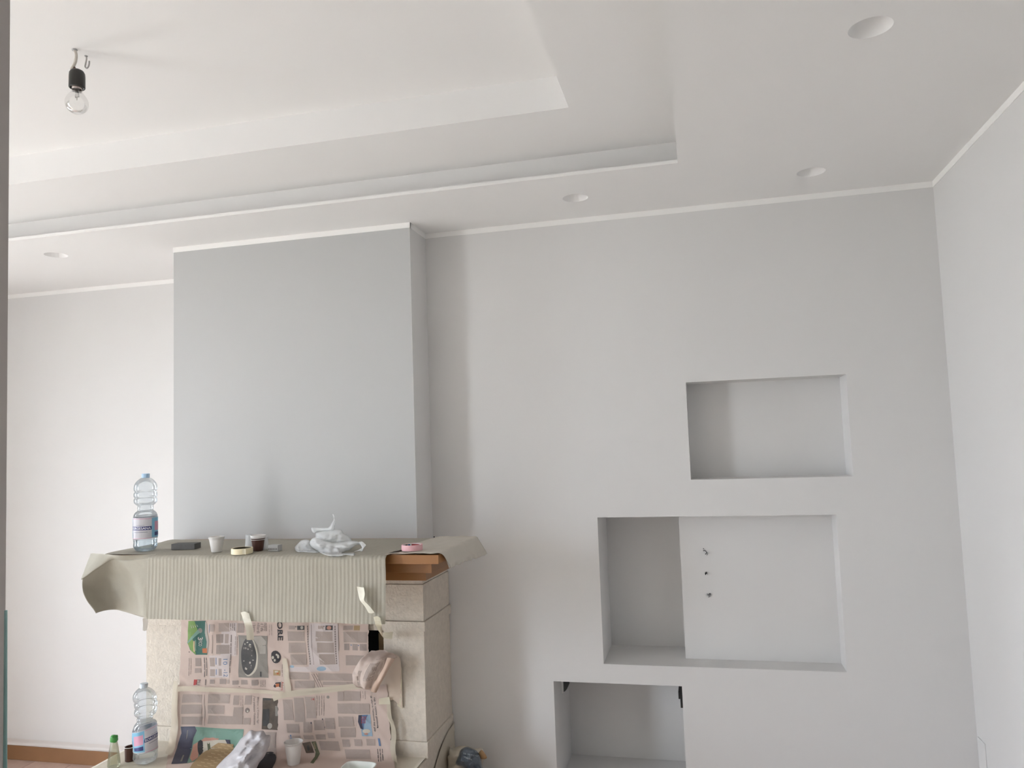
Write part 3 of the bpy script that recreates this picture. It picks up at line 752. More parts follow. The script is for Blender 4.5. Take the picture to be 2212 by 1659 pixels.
# inner pages, upper right
B = Sheet('newspaper page of grey text columns at the upper right of the fireplace opening', ((622,1330),(799,1330),(800,1480),(622,1494)), 0.0032, 2.0, jag=2.5)
B.rect(I_white, 628, 1438, 735, 1449, 'blank_space', -0.0002); B.rect(I_white, 671, 1345, 734, 1448, 'blank_space', -0.0003)
for (x0, x1, dx) in ((624, 661, 3), (685, 722, 3)):
    B.rect(I_col, x0, 1362, x1, 1383, sx=1); B.rect(I_col, x0+3, 1386, x1+3, 1408, sx=1); B.rect(I_col, x0+8, 1411, x1+4, 1434, sx=1)
B.rect(I_col, 627, 1350, 641, 1358); B.rect(I_col, 690, 1350, 703, 1357)
B.rect(I_dark, 646, 1350, 661, 1359, 'printed_portrait'); B.ell(I_photol, 656, 1354, 3, 3.5, 'printed_portrait', 0.0004)
B.rect(I_dark, 707, 1349, 723, 1359, 'printed_portrait'); B.ell(I_skin, 715, 1354, 5, 4, 'printed_portrait', 0.0004)
B.ell(I_black, 643, 1352, .8, 1.6, 'text_lines'); B.ell(I_black, 704, 1351, .8, 1.6, 'text_lines')
for k in range(16):
    B.rect(I_line, 666+k*0.42, 1350+k*5.3, 668.5+k*0.42, 1354.3+k*5.3, 'text_lines'); 
    if k < 16: B.rect(I_line, 726.5+k*0.1, 1350+k*5.3, 729+k*0.1, 1354.0+k*5.3, 'text_lines')
B.rect(I_line, 674.5, 1348, 675.3, 1434, 'text_lines', 0, 6); B.rect(I_line, 734.4, 1346, 735.2, 1404, 'text_lines')
B.rect(I_col, 745, 1350, 765, 1359); B.rect(I_tan, 767, 1350, 780, 1360, 'printed_picture'); B.rect(I_col, 745, 1363, 797, 1386); B.rect(I_col2, 746, 1389, 757, 1403); B.rect(I_col2, 764, 1389, 776, 1403); B.rect(I_col2, 781, 1389, 796, 1403)
B.ell(I_blue, 761, 1392, 1.3, 1.3, 'text_lines'); B.ell(I_blue, 778, 1392, 1.3, 1.3, 'text_lines')
B.rect(I_col, 749, 1414, 790, 1436); B.rect(I_col, 630, 1450, 672, 1465, sy=1); B.rect(I_col, 690, 1452, 768, 1468, sy=2); B.rect(I_col, 640, 1468, 682, 1484); B.rect(I_col, 700, 1471, 790, 1478)
for k in range(3): B.rect(I_line, 676+k*5, 1453, 677.3+k*5, 1484, 'text_lines', 0, 14)
B.ell(I_sky, 697, 1443, 10, 5, 'printed_picture'); B.ell(I_sky, 634, 1438, 5, 3, 'printed_picture')
B.done()

# lower left page
Cc = Sheet('newspaper page with a navy and green advert at the lower left of the fireplace', ((388,1477),(642,1484),(634,1700),(352,1700)), 0.0015, 3.0, jag=3)
for (x0, y0, x1, y1) in ((399,1498,441,1516),(397,1520,440,1540),(396,1546,440,1564),(455,1497,502,1517),(453,1521,490,1540),(453,1544,530,1562),(510,1500,522,1520),(510,1525,530,1545),(534,1500,548,1520),(532,1548,546,1562)): Cc.rect(I_col, x0, y0, x1, y1, sx=-2)
Cc.rect(I_line, 445.5, 1498, 446.5, 1566, 'text_lines', 0, -1.5); Cc.lines(I_col2, 524, 1500, 532, 1522, 4, 1.0, 12)
Cc.ell(I_line, 538, 1532, 4.5, 5.5, 'printed_portrait'); Cc.ell(I_cream, 539, 1534, 2, 2.2, 'printed_portrait', 0.0004)
Cc.text(I_line, "l'ex palazzo Telecom", 549.5, 1503, 1563, 5.2, 'headline', 0.0004, 0.012, dx=1); Cc.text(I_line, 'Milano, a Coima Sgr', 557, 1504, 1561, 5.2, 'headline', 0.0004, 0.012, dx=1)
Cc.rect(I_brown, 570, 1506, 606, 1573, 'printed_photo', 0, -1, 2); Cc.rect(I_dark, 571, 1507, 588, 1511, 'printed_photo', 0.0004); Cc.rect(I_photo, 597, 1523, 603, 1545, 'printed_photo', 0.0004); Cc.rect(I_dark, 571, 1530, 584, 1566, 'printed_photo', 0.0004); Cc.ell(I_photol, 586, 1566, 5, 6, 'printed_photo', 0.0008)
Cc.poly(I_teal, [(392,1569),(425,1569),(500,1573),(531,1573),(525,1612),(480,1640),(404,1652),(400,1620)], 'printed_advert')
Cc.poly(I_navy, [(393,1569),(424,1568),(428,1578),(420,1595),(414,1620),(404,1652),(370,1653),(383,1617),(394,1585)], 'printed_advert', 0.0004)
Cc.poly(I_photo, [(407,1577),(408,1577),(407,1591),(404,1600),(404,1598)], 'printed_advert', 0.0008); Cc.poly(I_photo, [(395,1634),(398,1634),(393,1648),(389,1648)], 'printed_advert', 0.0008)
Cc.poly(I_skin, [(437,1601),(445,1595),(455,1596),(463,1595),(470,1598),(477,1598),(470,1605),(440,1606),(430,1618),(428,1640),(415,1650),(410,1640),(418,1612)], 'printed_advert', 0.0008)
Cc.poly(I_black, [(430,1604),(439,1603),(438,1634),(431,1635),(427,1622)], 'printed_advert', 0.0012, True)
Cc.poly(I_cream, [(440,1604),(490,1601),(493,1614),(470,1630),(437,1634)], 'printed_advert', 0.0012); Cc.poly(I_navy, [(489,1600),(498,1601),(500,1611),(493,1612)], 'printed_advert', 0.0014)
Cc.rect(I_olive, 449, 1608, 455, 1625, 'printed_advert', 0.0016); Cc.ell(I_cream, 452, 1609, 2, 2.2, 'printed_advert', 0.002)
Cc.poly(I_tan, [(474,1609),(506,1611),(500,1640),(470,1672),(405,1672),(415,1655),(436,1632)], 'printed_advert', 0.0016)
for r_ in range(8):
    for c_ in range(4):
        x_ = 478-r_*7.5+c_*14; y_ = 1612+r_*6.3+(c_ % 2)*2
        if x_ < 505-r_*4: Cc.poly(I_tanl, [(x_, y_), (x_+9, y_+1.5), (x_+10, y_+3), (x_+1, y_+1.8)], 'printed_advert', 0.002)
Cc.rect(I_line, 600, 1580, 601.2, 1620, 'text_lines', 0, -5); Cc.rect(I_col, 570, 1580, 598, 1640)
Cc.poly(I_black, [(556,1640),(572,1630),(590,1629),(597,1640),(592,1656),(580,1672),(550,1676)], 'printed_advert', 0.0004, True)
Cc.done()

# lower right page
D = Sheet('newspaper page with a blue picture and headline at the lower right of the fireplace opening', ((604,1502),(838,1476),(856,1700),(606,1700)), 0.0060, 4.0, jag=2.5)
D.corners = ((604,1502),(838,1476),(856,1700),(606,1700))
for (x0, y0, x1, y1, s_) in ((615,1508,636,1552,4),(639,1504,660,1556,4),(663,1502,684,1548,4),(624,1560,651,1580,2),(660,1556,678,1578,2),(682,1552,704,1574,2),(706,1548,726,1572,2),(627,1588,654,1600,2),(660,1586,682,1598,2),(686,1584,706,1598,2),(711,1580,726,1594,2),(732,1492,745,1512,1),(746,1491,781,1512,1),(732,1517,801,1539,1),(734,1545,766,1567,1),(739,1569,771,1591,1),(742,1597,758,1616,1),(768,1596,784,1614,1),(794,1595,812,1612,1),(746,1622,800,1645,2),(692,1602,734,1626,3)):
    D.rect(I_col, x0, y0, x1, y1, sx=s_)
D.lines(I_line, 688, 1500, 704, 1543, 5, 0.9, 21); D.rect(I_red, 677.5, 1505, 682.5, 1510, 'printed_logo', 0, .5); D.ell(I_photo, 712, 1503.5, 3, 3.3, 'printed_portrait'); D.ell(I_photo, 724, 1559, 2.5, 3, 'printed_portrait')
for q in ((676,1556,678,1560),(700,1549,702,1557),(703,1566,706,1572)): D.rect(I_navy, *q, 'text_lines')
D.lines(I_line, 782, 1490, 795, 1508, 5, 0.8, 22); D.lines(I_col2, 768, 1545, 776, 1566, 4, 0.8, 23)
D.text(I_head, "di sferra l'attacco sui pip", 802.5, 1500, 1577, 5.2, 'headline', 0.0005, 0.012, dx=9); D.text(I_head, 'ndi fa cattiva gestione', 809.5, 1504, 1570, 5.2, 'headline', 0.0005, 0.012, dx=7)
D.rect(I_sky, 780, 1541, 803, 1588, 'printed_photo', 0, 5); D.poly(I_navy, [(779,1541),(786,1541),(786,1562),(788,1573),(782,1571),(777,1556)], 'printed_photo', 0.0006)
D.poly(I_blue, [(784,1541),(798,1541),(790,1562),(789,1572),(782,1570)], 'printed_photo', 0.0005)
for r_ in range(4):
    for c_ in range(3): D.rect(I_red, 785.5+c_*3.6-r_*0.5, 1544.5+r_*4, 787.5+c_*3.6-r_*0.5, 1547+r_*4, 'printed_photo', 0.0009)
D.ell(I_cream, 795, 1576.5, 8.5, 4.5, 'printed_photo', 0.0009); D.ell(I_skin, 794, 1582, 4, 3, 'printed_photo', 0.0009)
D.rect(I_blue, 631, 1586, 634, 1600, 'printed_picture', 0, 1)
D.poly(I_brown, [(656,1608),(674,1604),(680,1631),(662,1632)], 'printed_photo'); D.ell(I_dark, 668, 1620, 3, 7, 'printed_photo', 0.0004)
D.poly(I_olive, [(676,1604),(686,1603),(689,1622),(692,1634),(683,1648),(677,1656),(670,1654),(680,1640),(683,1630)], 'printed_advert'); D.text(I_tanl, 'Turismo', 679, 1605, 1622, 5, 'advert_lettering', 0.0005, 0.0, dx=2)
D.rect(I_blue, 819, 1593, 823.5, 1613, 'printed_logo', 0, 2); D.lines(I_head, 817, 1620, 829, 1650, 5, 1.3, 24)
D.done()

# curled loose corner of newspaper hanging at the right pillar
cf = tag(empty('loose_newspaper', px(806, 1496, 2.84)), 'curled loose newspaper corner drooping beside the right stone pillar', 'newspaper')
E_ = (((803,1405,2.85),(826,1405,2.835),(846,1410,2.83),(859,1420,2.845)),
      ((781,1423,2.79),(806,1428,2.765),(829,1424,2.775),(839,1426,2.80)),
      ((764,1452,2.775),(790,1456,2.75),(815,1451,2.765),(831,1450,2.79)),
      ((767,1479,2.79),(785,1484,2.77),(801,1482,2.78),(818,1475,2.80)),
      ((784,1487,2.835),(793,1488,2.83),(803,1493,2.835),(808,1496,2.84)))
Ec = [[px(*q) for q in r_] for r_ in E_]
edisp = lambda p, u, v: Vector((0, -0.005*math.sin(u*14+v*3)-0.005*noise.noise(p*45)-0.004*(1-abs(noise.noise(p*30)))**4, 0))
bm = bmesh.new(); patch(bm, Ec, 40, 40, disp=edisp, thick=0.0005); build('page', bm, mat('newsprint_light', (0.56, 0.46, 0.405), 0.85, 0.06, 20), cf, smooth=True)
bm = bmesh.new()
for (u0, u1, v0, v1) in ((.30,.62,.30,.62),(.12,.24,.45,.9),(.40,.55,.05,.22),(.62,.70,.1,.25)):
    for k in range(int((u1-u0)/0.045)):
        a0 = u0+k*0.045; vs = []
        for j in range(9):
            v = v0+(v1-v0)*j/8; cols = [spline([Ec[r_][c] for r_ in range(5)], v) for c in range(4)]; row = []
            for u in (a0, a0+0.03):
                p = spline(cols, u); p = p + edisp(p, u, v) + Vector((0.0, -0.0012, 0)); row.append(bm.verts.new(p))
            vs.append(row)
        for j in range(8): bm.faces.new((vs[j][0], vs[j][1], vs[j+1][1], vs[j+1][0]))
build('text_lines', bm, I_col, cf)
bm = bmesh.new()
patch(bm, [[px(836,1421,2.772), px(845,1421,2.768), px(853,1424,2.785)], [px(829,1440,2.758), px(835,1442,2.752), px(841,1443,2.765)], [px(818,1460,2.752), px(826,1462,2.746), px(832,1460,2.76)],
           [px(806,1480,2.765), px(815,1481,2.760), px(822,1478,2.772)], [px(800,1493,2.80), px(807,1496,2.80), px(813,1496,2.808)]], 12, 30, disp=lambda p, u, v: Vector((0, -0.003*noise.noise(p*60), 0)))
build('folded_edge', bm, mat('newsprint_fold', (0.58, 0.43, 0.34), 0.85, 0.05, 30), cf, smooth=True)
# plain backing page behind it
bm = bmesh.new()
patch(bm, [[px(812,1440,2.862), px(840,1412,2.85), px(862,1419,2.848), px(867,1440,2.862)],
           [px(815,1470,2.864), px(840,1460,2.858), px(862,1455,2.862), px(868,1470,2.868)],
           [px(812,1500,2.866), px(838,1500,2.862), px(860,1495,2.866), px(869,1505,2.870)],
           [px(820,1515,2.868), px(840,1515,2.865), px(850,1512,2.868), px(869,1530,2.871)]], 24, 30,
      disp=lambda p, u, v: Vector((0, -0.002*abs(noise.noise(p*35)), 0)))
build('backing_page', bm, mat('newsprint_back', (0.60, 0.50, 0.41), 0.85), cf, smooth=True)

# ------------------------------------------------------------------ masking tape pieces
def tape(label, ctrl, nu=8, nv=24, m=None, wr=0.001, group='strips of masking tape on the newspapers'):
    bm = bmesh.new(); patch(bm, ctrl, nu, nv, disp=lambda p, u, v: Vector((0, -wr*(0.5+noise.noise(p*70)), 0)))
    return tag(build('masking_tape', bm, m or M_tape, smooth=True), label, 'tape', group)
def ntape(label, rows, m=None):
    """tape stuck on the newspapers: rows of (x left, y left, x right, y right)"""
    bm = bmesh.new(); nv = 4*len(rows); pts = []
    Ls = [Vector((r_[0], r_[1])) for r_ in rows]; Rs = [Vector((r_[2], r_[3])) for r_ in rows]
    for j in range(nv+1):
        a, b = spline(Ls, j/nv), spline(Rs, j/nv)
        pts.append([bm.verts.new(news_pt(*(a.lerp(b, k/8)), 0.0096+0.0004*noise.noise(Vector((a.x*.2, a.y*.2, k))), FOLD)) for k in range(9)])
    for j in range(nv):
        for k in range(8): bm.faces.new((pts[j][k], pts[j+1][k], pts[j+1][k+1], pts[j][k+1]))
    return tag(build('masking_tape', bm, m or M_tapeclear, smooth=True), label, 'tape', 'strips of masking tape on the newspapers')
tape('loose cream tape strip hanging from the ribbed paper over the printed round hall', [[px(520,1323,2.481), px(529,1321,2.480), px(538,1325,2.481)], [px(524,1335,2.480), px(533,1335,2.479), px(541,1336,2.480)], [px(528,1349,2.481), px(537,1349,2.480), px(545,1349,2.481)],
     [px(532,1364,2.56), px(540,1364,2.555), px(548,1364,2.56)], [px(533,1383,2.70), px(541,1382.5,2.695), px(549,1381.5,2.70)]], m=film_mat('cream_tape_bright', (0.80, 0.77, 0.66), 0.25, 0.5))
tape('twisted cream tape strip near the right hem of the ribbed paper', [[px(771,1267,2.480), px(778,1268,2.478), px(786,1269,2.468)], [px(774,1283,2.479), px(781,1284,2.474), px(788,1283,2.462)], [px(778,1297,2.474), px(782,1299,2.468), px(787,1297,2.462)],
     [px(788,1310,2.474), px(793,1309,2.468), px(797,1308,2.462)], [px(796,1324,2.478), px(803,1325,2.474), px(809,1323,2.470)]], m=film_mat('cream_tape_bright2', (0.80, 0.77, 0.66), 0.25, 0.5))
tape('cream tape strip hanging from the hem of the ribbed paper to the right stone pillar', [[px(807,1333,2.474), px(815,1331,2.474), px(822,1335,2.474)], [px(809,1341,2.475), px(816,1340,2.475), px(823,1342,2.475)], [px(812,1352,2.481), px(819,1352,2.480), px(825,1352,2.481)], [px(820,1366,2.64), px(824,1367,2.63), px(827,1365,2.64)],
     [px(830,1378,2.80), px(831,1374,2.80), px(832,1366,2.81)], [px(847,1380,2.866), px(848,1372,2.866), px(849,1365,2.868)]], nv=36)
tape('short pale tape piece at the top of the left stone pillar', [[px(308,1336,2.60), px(314,1335,2.60), px(320,1337,2.60)], [px(309,1350,2.74), px(314,1350,2.74), px(319,1350,2.75)], [px(308,1362,2.85), px(313,1363,2.85), px(317,1361,2.86)]], m=film_mat('pale_tape_bit', (0.78, 0.78, 0.74), 0.3, 0.5))
ntape('long horizontal tape seam below the newspaper front page', [(388,1480,388,1491), (430,1479,430,1490), (480,1482,480,1492), (530,1484,531,1493), (590,1489,592,1497), (618,1490,620,1499)])
ntape('tape seam above the lower right newspaper page', [(592,1500,596,1512), (612,1494,616,1505), (660,1485,662,1499), (720,1480,721,1493), (770,1474,771,1486), (806,1472,807,1482)])
ntape('vertical tape strip between the two upper newspaper pages', [(613,1420,624,1420), (615,1440,627,1440), (618,1460,630,1460), (621,1482,634,1482), (622,1494,635,1494)])
ntape('long vertical tape strip along the left stone pillar', [(381,1468,390,1468), (379,1500,391,1500), (376,1545,390,1545), (373,1580,388,1582), (366,1610,380,1615), (357,1634,371,1640)])
ntape('tape strip along the lower right edge of the newspapers', [(838,1520,846,1518), (842,1545,850,1543), (848,1562,857,1562), (849,1590,860,1590), (846,1620,857,1622), (848,1650,858,1655)])
ntape('small tape tab on the newspaper headline by the right pillar', [(822,1506,843,1503), (822,1512,845,1511), (823,1518,846,1519)], M_tape)
bm = bmesh.new()
patch(bm, [[px(862,1440,2.864), px(865,1440,2.862), px(868,1441,2.866)], [px(862,1480,2.868), px(866,1480,2.866), px(869,1480,2.870)], [px(858,1525,2.872), px(864,1528,2.870), px(870,1531,2.873)]], 6, 20)
tag(build('masking_tape', bm, M_tape, smooth=True), 'narrow tape strip hanging on the face of the right stone pillar', 'tape', 'strips of masking tape on the newspapers')

# ------------------------------------------------------------------ water bottles
PROF = [(0.0,0.004),(0.020,0.0),(0.030,0.001),(0.037,0.006),(0.0425,0.016),(0.0435,0.024),(0.0425,0.036),(0.0440,0.048),(0.0435,0.054),(0.0435,0.130),(0.0430,0.136),(0.0400,0.146),(0.0340,0.153),
        (0.0288,0.157),(0.0280,0.163),(0.0292,0.167),(0.0280,0.171),(0.0290,0.176),(0.0350,0.181),(0.0405,0.187),(0.0425,0.195),(0.0420,0.202),(0.0385,0.207),(0.0420,0.212),(0.0427,0.218),(0.0420,0.226),(0.0385,0.231),(0.0420,0.236),
        (0.0428,0.243),(0.0420,0.252),(0.0390,0.262),(0.0320,0.272),(0.0230,0.280),(0.0150,0.285),(0.0125,0.288),(0.0125,0.296)]
def dense(prof, n=3):
    v = [Vector((a, b)) for a, b in prof]; out = []
    for i in range(len(v)-1):
        for k in range(n):
            p = spline(v, (i+k/n)/(len(v)-1)); out.append((max(0.0005, p.x), p.y))
    return out+[prof[-1]]
def bottle(name, loc, label, capmat, fn, face, water, order):
    root = tag(empty(name, loc), label, 'bottle')
    L = Vector(loc)
    def W(p): return fn(p) + L
    bm = bmesh.new(); lathe(bm, dense(PROF), 56, fn=lambda p, a: W(p)); build('bottle_body', bm, M_pet, root, smooth=True)
    bm = bmesh.new()
    for a in range(36):
        pass
    lathe(bm, [(0.0145,0.2845),(0.0150,0.2855),(0.0150,0.2995),(0.0140,0.301),(0.0005,0.3012)], 36, fn=lambda p, a: W(p if a*18/math.pi % 2 < 1 else Vector((p.x*.97, p.y*.97, p.z)))); build('cap', bm, capmat, root)
    if water:
        bm = bmesh.new(); lathe(bm, [(0.0005,0.0055),(0.020,0.002),(0.030,0.003),(0.0365,0.008),(0.0415,0.017),(0.0425,0.024),(0.0415,0.036),(0.0425,0.0405),(0.0005,0.0405)], 48, fn=lambda p, a: W(p)); build('water', bm, M_water, root, smooth=True)
    z0, z1, R = 0.050, 0.131, 0.0447
    def cyl(th, z, e=0.0):                                           # th measured from the side facing the room
        a = face + th; return W(Vector(((R+e)*math.cos(a), (R+e)*math.sin(a), z)))
    def strip(nm, m, t0, t1, za, zb, e):
        bm = bmesh.new(); n = max(2, int(abs(t1-t0)/0.09)); vs = []
        for j in range(7):
            z = za+(zb-za)*j/6; vs.append([bm.verts.new(cyl(t0+(t1-t0)*i/n, z, e)) for i in range(n+1)])
        for j in range(6):
            for i in range(n): bm.faces.new((vs[j][i], vs[j][i+1], vs[j+1][i+1], vs[j+1][i]))
        return build(nm, bm, m, lab if nm != 'label_sleeve' else root, smooth=True)
    lab = strip('label_sleeve', M_lab, -math.pi, math.pi, z0, z1, 0.0)
    r = math.radians
    for k in (0,) if order == 1 else (0,):
        # name panel, then the blue panel with pink block, repeated on the other side of the bottle
        for s in (0, math.pi):
            strip('blue_panel', M_labblue, s+r(30), s+r(102), z0+0.004, z1-0.002, 0.0003)
            strip('pink_panel', M_labpink, s+r(46), s+r(96), z0+0.030, z1-0.016, 0.0006); strip('navy_block', M_labnavy, s+r(46), s+r(96), z0+0.010, z0+0.024, 0.0006)
            strip('edge_line', M_labpink, s-r(75), s+r(30), z1-0.005, z1-0.003, 0.0004); strip('edge_line', M_labpink, s-r(75), s+r(30), z0+0.001, z0+0.003, 0.0004)
            strip('name_band', M_labnavy, s-r(80), s+r(29), z0+0.034, z0+0.048, 0.0004)
            strip('small_print', M_labgrey, s-r(58), s+r(10), z0+0.0245, z0+0.0265, 0.0004); strip('small_print', M_labgrey, s-r(45), s-r(5), z0+0.052, z0+0.0535, 0.0004)
            bm = bmesh.new(); text_map(bm, 'SORGESANA', lambda a, b, s=s: cyl(s-r(76)+a*r(101), z0+0.0365+b*0.009, 0.0009), 0.01); build('name_lettering', bm, M_labwhite, lab)
    return root
ang = lambda x, y: math.atan2(-y, -x)       # direction from a thing towards the camera
b1 = pz(314, 1191, ZP+0.001)
bottle('water_bottle', (b1.x, b1.y, ZP+0.0032), 'upright clear water bottle with a pale blue cap standing on the covered mantel', M_cap, lambda p: p, ang(b1.x, b1.y), True, 1)
b2 = pz(314, 1646, HZ+0.006)
def crush(p):
    k = p.z/0.3; q = Vector(p)
    q.x += 0.0035*math.sin(p.z*40)-0.004*k; q.y += 0.003*math.cos(p.z*55)
    a = math.atan2(p.y, p.x); rr_ = math.hypot(p.x, p.y)
    s = 1 + (0.06*noise.noise(Vector((math.cos(a)*1.5, math.sin(a)*1.5, p.z*22))) if rr_ > 0.02 else 0)
    if p.z < 0.05 and rr_ > 0.02: s *= 1+0.05*math.sin(a*5+p.z*60)
    q.x = (q.x-p.x)+p.x*s; q.y = (q.y-p.y)+p.y*s
    if 0.045 < p.z < 0.16: q.z += 0.010*math.cos(a-0.3)*min(1, (p.z-0.045)/0.03)*min(1, (0.16-p.z)/0.02)
    return q
bottle('water_bottle', (b2.x, b2.y, HZ+0.006), 'dented clear water bottle with a whitish cap on the hearth beside the left stone pillar', M_capwhite, crush, ang(b2.x, b2.y)+math.radians(-104)+math.pi, False, 2)

# small glass bottle with green top
gb = pz(246, 1656, HZ+0.006); gr = tag(empty('glass_bottle', (gb.x, gb.y, HZ+0.0055)), 'small pale glass bottle with a green cap at the left end of the hearth', 'bottle')
L = Vector((gb.x, gb.y, HZ+0.0055))
bm = bmesh.new(); lathe(bm, dense([(0.0005,0.003),(0.018,0.0),(0.0225,0.003),(0.0230,0.010),(0.0215,0.030),(0.0185,0.055),(0.0155,0.075),(0.0125,0.090),(0.0115,0.097),(0.0135,0.100),(0.0125,0.106)]), 36, *L); build('bottle_body', bm, M_glassg, gr, smooth=True)
bm = bmesh.new(); lathe(bm, [(0.0118,0.094),(0.0142,0.097),(0.0146,0.102),(0.0138,0.106),(0.0142,0.111),(0.0125,0.1165),(0.0005,0.118)], 30, *L, fn=lambda p, a: Vector((p.x, p.y, p.z+0.0012*math.sin(3*a)))); build('cap', bm, M_greencap, gr, smooth=True)

# ------------------------------------------------------------------ cups
def cup_prof(rb, rt, h, t=0.0008, rim=0.002):
    p = [(0.0005,0.0015),(rb-0.002,0.0015),(rb,0.0),(rb+0.0006,0.002)]
    for k in range(1, 9): p.append((rb+(rt-rb)*k/8, h*k/8))
    p += [(rt+rim,h-0.0008),(rt+rim,h+0.0008),(rt,h+0.0012),(rt-t,h-0.001)]
    for k in range(7, -1, -1): p.append((rb+(rt-rb)*k/8-t, max(0.003, h*k/8)))
    p.append((0.0005,0.003)); return p
def cup(name, loc, prof, m, label, tilt=(0, 0), cat='cup', group=None, parent=None):
    bm = bmesh.new(); lathe(bm, prof, 40); o = build(name, bm, m, smooth=True); o.location = loc; o.rotation_euler = (tilt[0], tilt[1], 0)
    return tag(o, label, cat, group)
c1 = pz(468, 1193, ZP)
pr = cup_prof(0.0185, 0.0275, 0.052)
wc = tag(empty('plastic_cup', (c1.x, c1.y, ZP+0.0015)), 'white plastic coffee cup standing beside the grey sanding block', 'cup')
bm = bmesh.new(); lathe(bm, [(a, b) for a, b in pr], 40, c1.x, c1.y, ZP+0.0015); build('cup_body', bm, M_cup, wc, smooth=True)
bm = bmesh.new(); lathe(bm, [(0.0262,0.0455),(0.0272,0.0470),(0.0285,0.0560),(0.0295,0.0568),(0.0285,0.0576),(0.0270,0.0566),(0.0262,0.050)], 40, c1.x, c1.y, ZP+0.0015); build('nested_rim', bm, M_cup, wc, smooth=True)
c2 = pz(557.5, 1190.5, ZP)
cc = tag(empty('coffee_cup', (c2.x, c2.y, ZP+0.0015)), 'brown plastic coffee cup with a white cup nested in its top', 'cup')
bm = bmesh.new(); lathe(bm, cup_prof(0.0180, 0.0248, 0.046, rim=0.001), 40, c2.x, c2.y, ZP+0.0015); build('cup_body', bm, M_coffee, cc, smooth=True)
bm = bmesh.new(); lathe(bm, [(0.0245,0.041),(0.0258,0.0415),(0.0258,0.0428),(0.0245,0.0432)], 40, c2.x, c2.y, ZP+0.0015); build('pale_ring', bm, M_cup, cc, smooth=True)
bm = bmesh.new(); lathe(bm, [(0.0220,0.040),(0.0250,0.0470),(0.0265,0.0475),(0.0262,0.050),(0.0275,0.0515),(0.0272,0.054),(0.0285,0.0585),(0.0272,0.0590),(0.0255,0.052),(0.0215,0.042),(0.0005,0.041)], 40, c2.x, c2.y, ZP+0.0015); build('nested_cup', bm, M_cup, cc, smooth=True)
# frosted cups behind the coffee cup
q = pz(546, 1190, ZP); bm = bmesh.new(); lathe(bm, cup_prof(0.0205, 0.0235, 0.056), 36)
o = build('plastic_cup', bm, M_clearcup, smooth=True); o.location = (px(543,1190,q.y+0.035).x, q.y+0.035, ZP+0.001+0.057); o.rotation_euler = (math.pi, 0, 0)
tag(o, 'frosted clear plastic cup turned upside down behind the brown coffee cup', 'cup')
q = px(570, 1190, c2.y+0.045); bm = bmesh.new(); lathe(bm, cup_prof(0.0150, 0.0185, 0.046), 36)
o = build('plastic_cup', bm, M_clearcup, smooth=True); o.location = (q.x, c2.y+0.045, ZP+0.001+0.047); o.rotation_euler = (math.pi, 0, 0)
tag(o, 'small frosted plastic cup upside down between the brown coffee cup and the dotted grey box', 'cup')
# hearth cups
q = pz(634.5, 1652, HZ+0.01); cup('plastic_cup', (q.x, q.y, restz(q.x, q.y, 0.022, 0.006)-0.0006), cup_prof(0.0225, 0.0335, 0.080, rim=0.0022), M_cup, 'tall white plastic cup standing on newspaper on the hearth')
q = pz(281, 1642, HZ+0.006); bc = tag(empty('brown_cup', (q.x, q.y, HZ+0.0055)), 'short dark brown cup with a pale rim behind the dented water bottle', 'cup')
bm = bmesh.new(); lathe(bm, cup_prof(0.0185, 0.0200, 0.052, rim=0.0004), 36, q.x, q.y, HZ+0.0055); build('cup_body', bm, M_coffee, bc, smooth=True)
bm = bmesh.new(); lathe(bm, [(0.0196,0.051),(0.0208,0.0515),(0.0208,0.054),(0.0196,0.054),(0.0196,0.051)], 36, q.x, q.y, HZ+0.0055); build('rim', bm, M_cup, bc, smooth=True)

# ------------------------------------------------------------------ other things on the mantel
def place(o, x, y, z, rz=0.0):
    o.location = (x, y, z); o.rotation_euler = (0, 0, rz); return o
q = pz(395, 1188, ZP)
bm = bmesh.new(); box(bm, (-0.049, -0.024, 0), (0.049, 0.024, 0.0225), 0.0022)
tag(place(build('sanding_block', bm, M_spongeg), q.x, q.y+0.02, ZP+0.0018, 0.12), 'dark grey rectangular sanding sponge lying on the mantel paper', 'sanding block')
# cream tape roll
q = pz(512, 1200, ZP); TL = Vector((q.x-0.002, q.y+0.035, ZP+0.0025))
tr = tag(empty('tape_roll', TL), 'cream masking tape roll with a loose end lying in front of the coffee cup', 'tape roll')
def roll(root, L, R, r, h, mo, mi, nm='tape_winding'):
    bm = bmesh.new(); lathe(bm, [(R-0.0008,0),(R,0.0008),(R,h-0.0008),(R-0.0008,h),(r,h),(r,0),(R-0.0008,0)], 64, *L); build(nm, bm, mo, root)
    bm = bmesh.new(); lathe(bm, [(r,0.0005),(r,h-0.0006),(r-0.0016,h-0.0006),(r-0.0016,0.0005),(r,0.0005)], 64, *L); build('core', bm, mi, root)
roll(tr, TL, 0.0385, 0.033, 0.0205, M_tapecream, M_core)
bm = bmesh.new()
a0 = ang(TL.x, TL.y)+0.12; cs = []
for j in range(3):
    z = 0.0195-j*0.0085; cs.append([TL+Vector((R_*math.cos(a), R_*math.sin(a), zz)) for (R_, a, zz) in ((0.0388, a0-0.10, z), (0.0392, a0+0.02, z), (0.0415, a0+0.12, z-0.001*j), (0.047, a0+0.16, z-0.0025))])
patch(bm, cs, 14, 8); build('loose_end', bm, M_tape, tr, smooth=True)
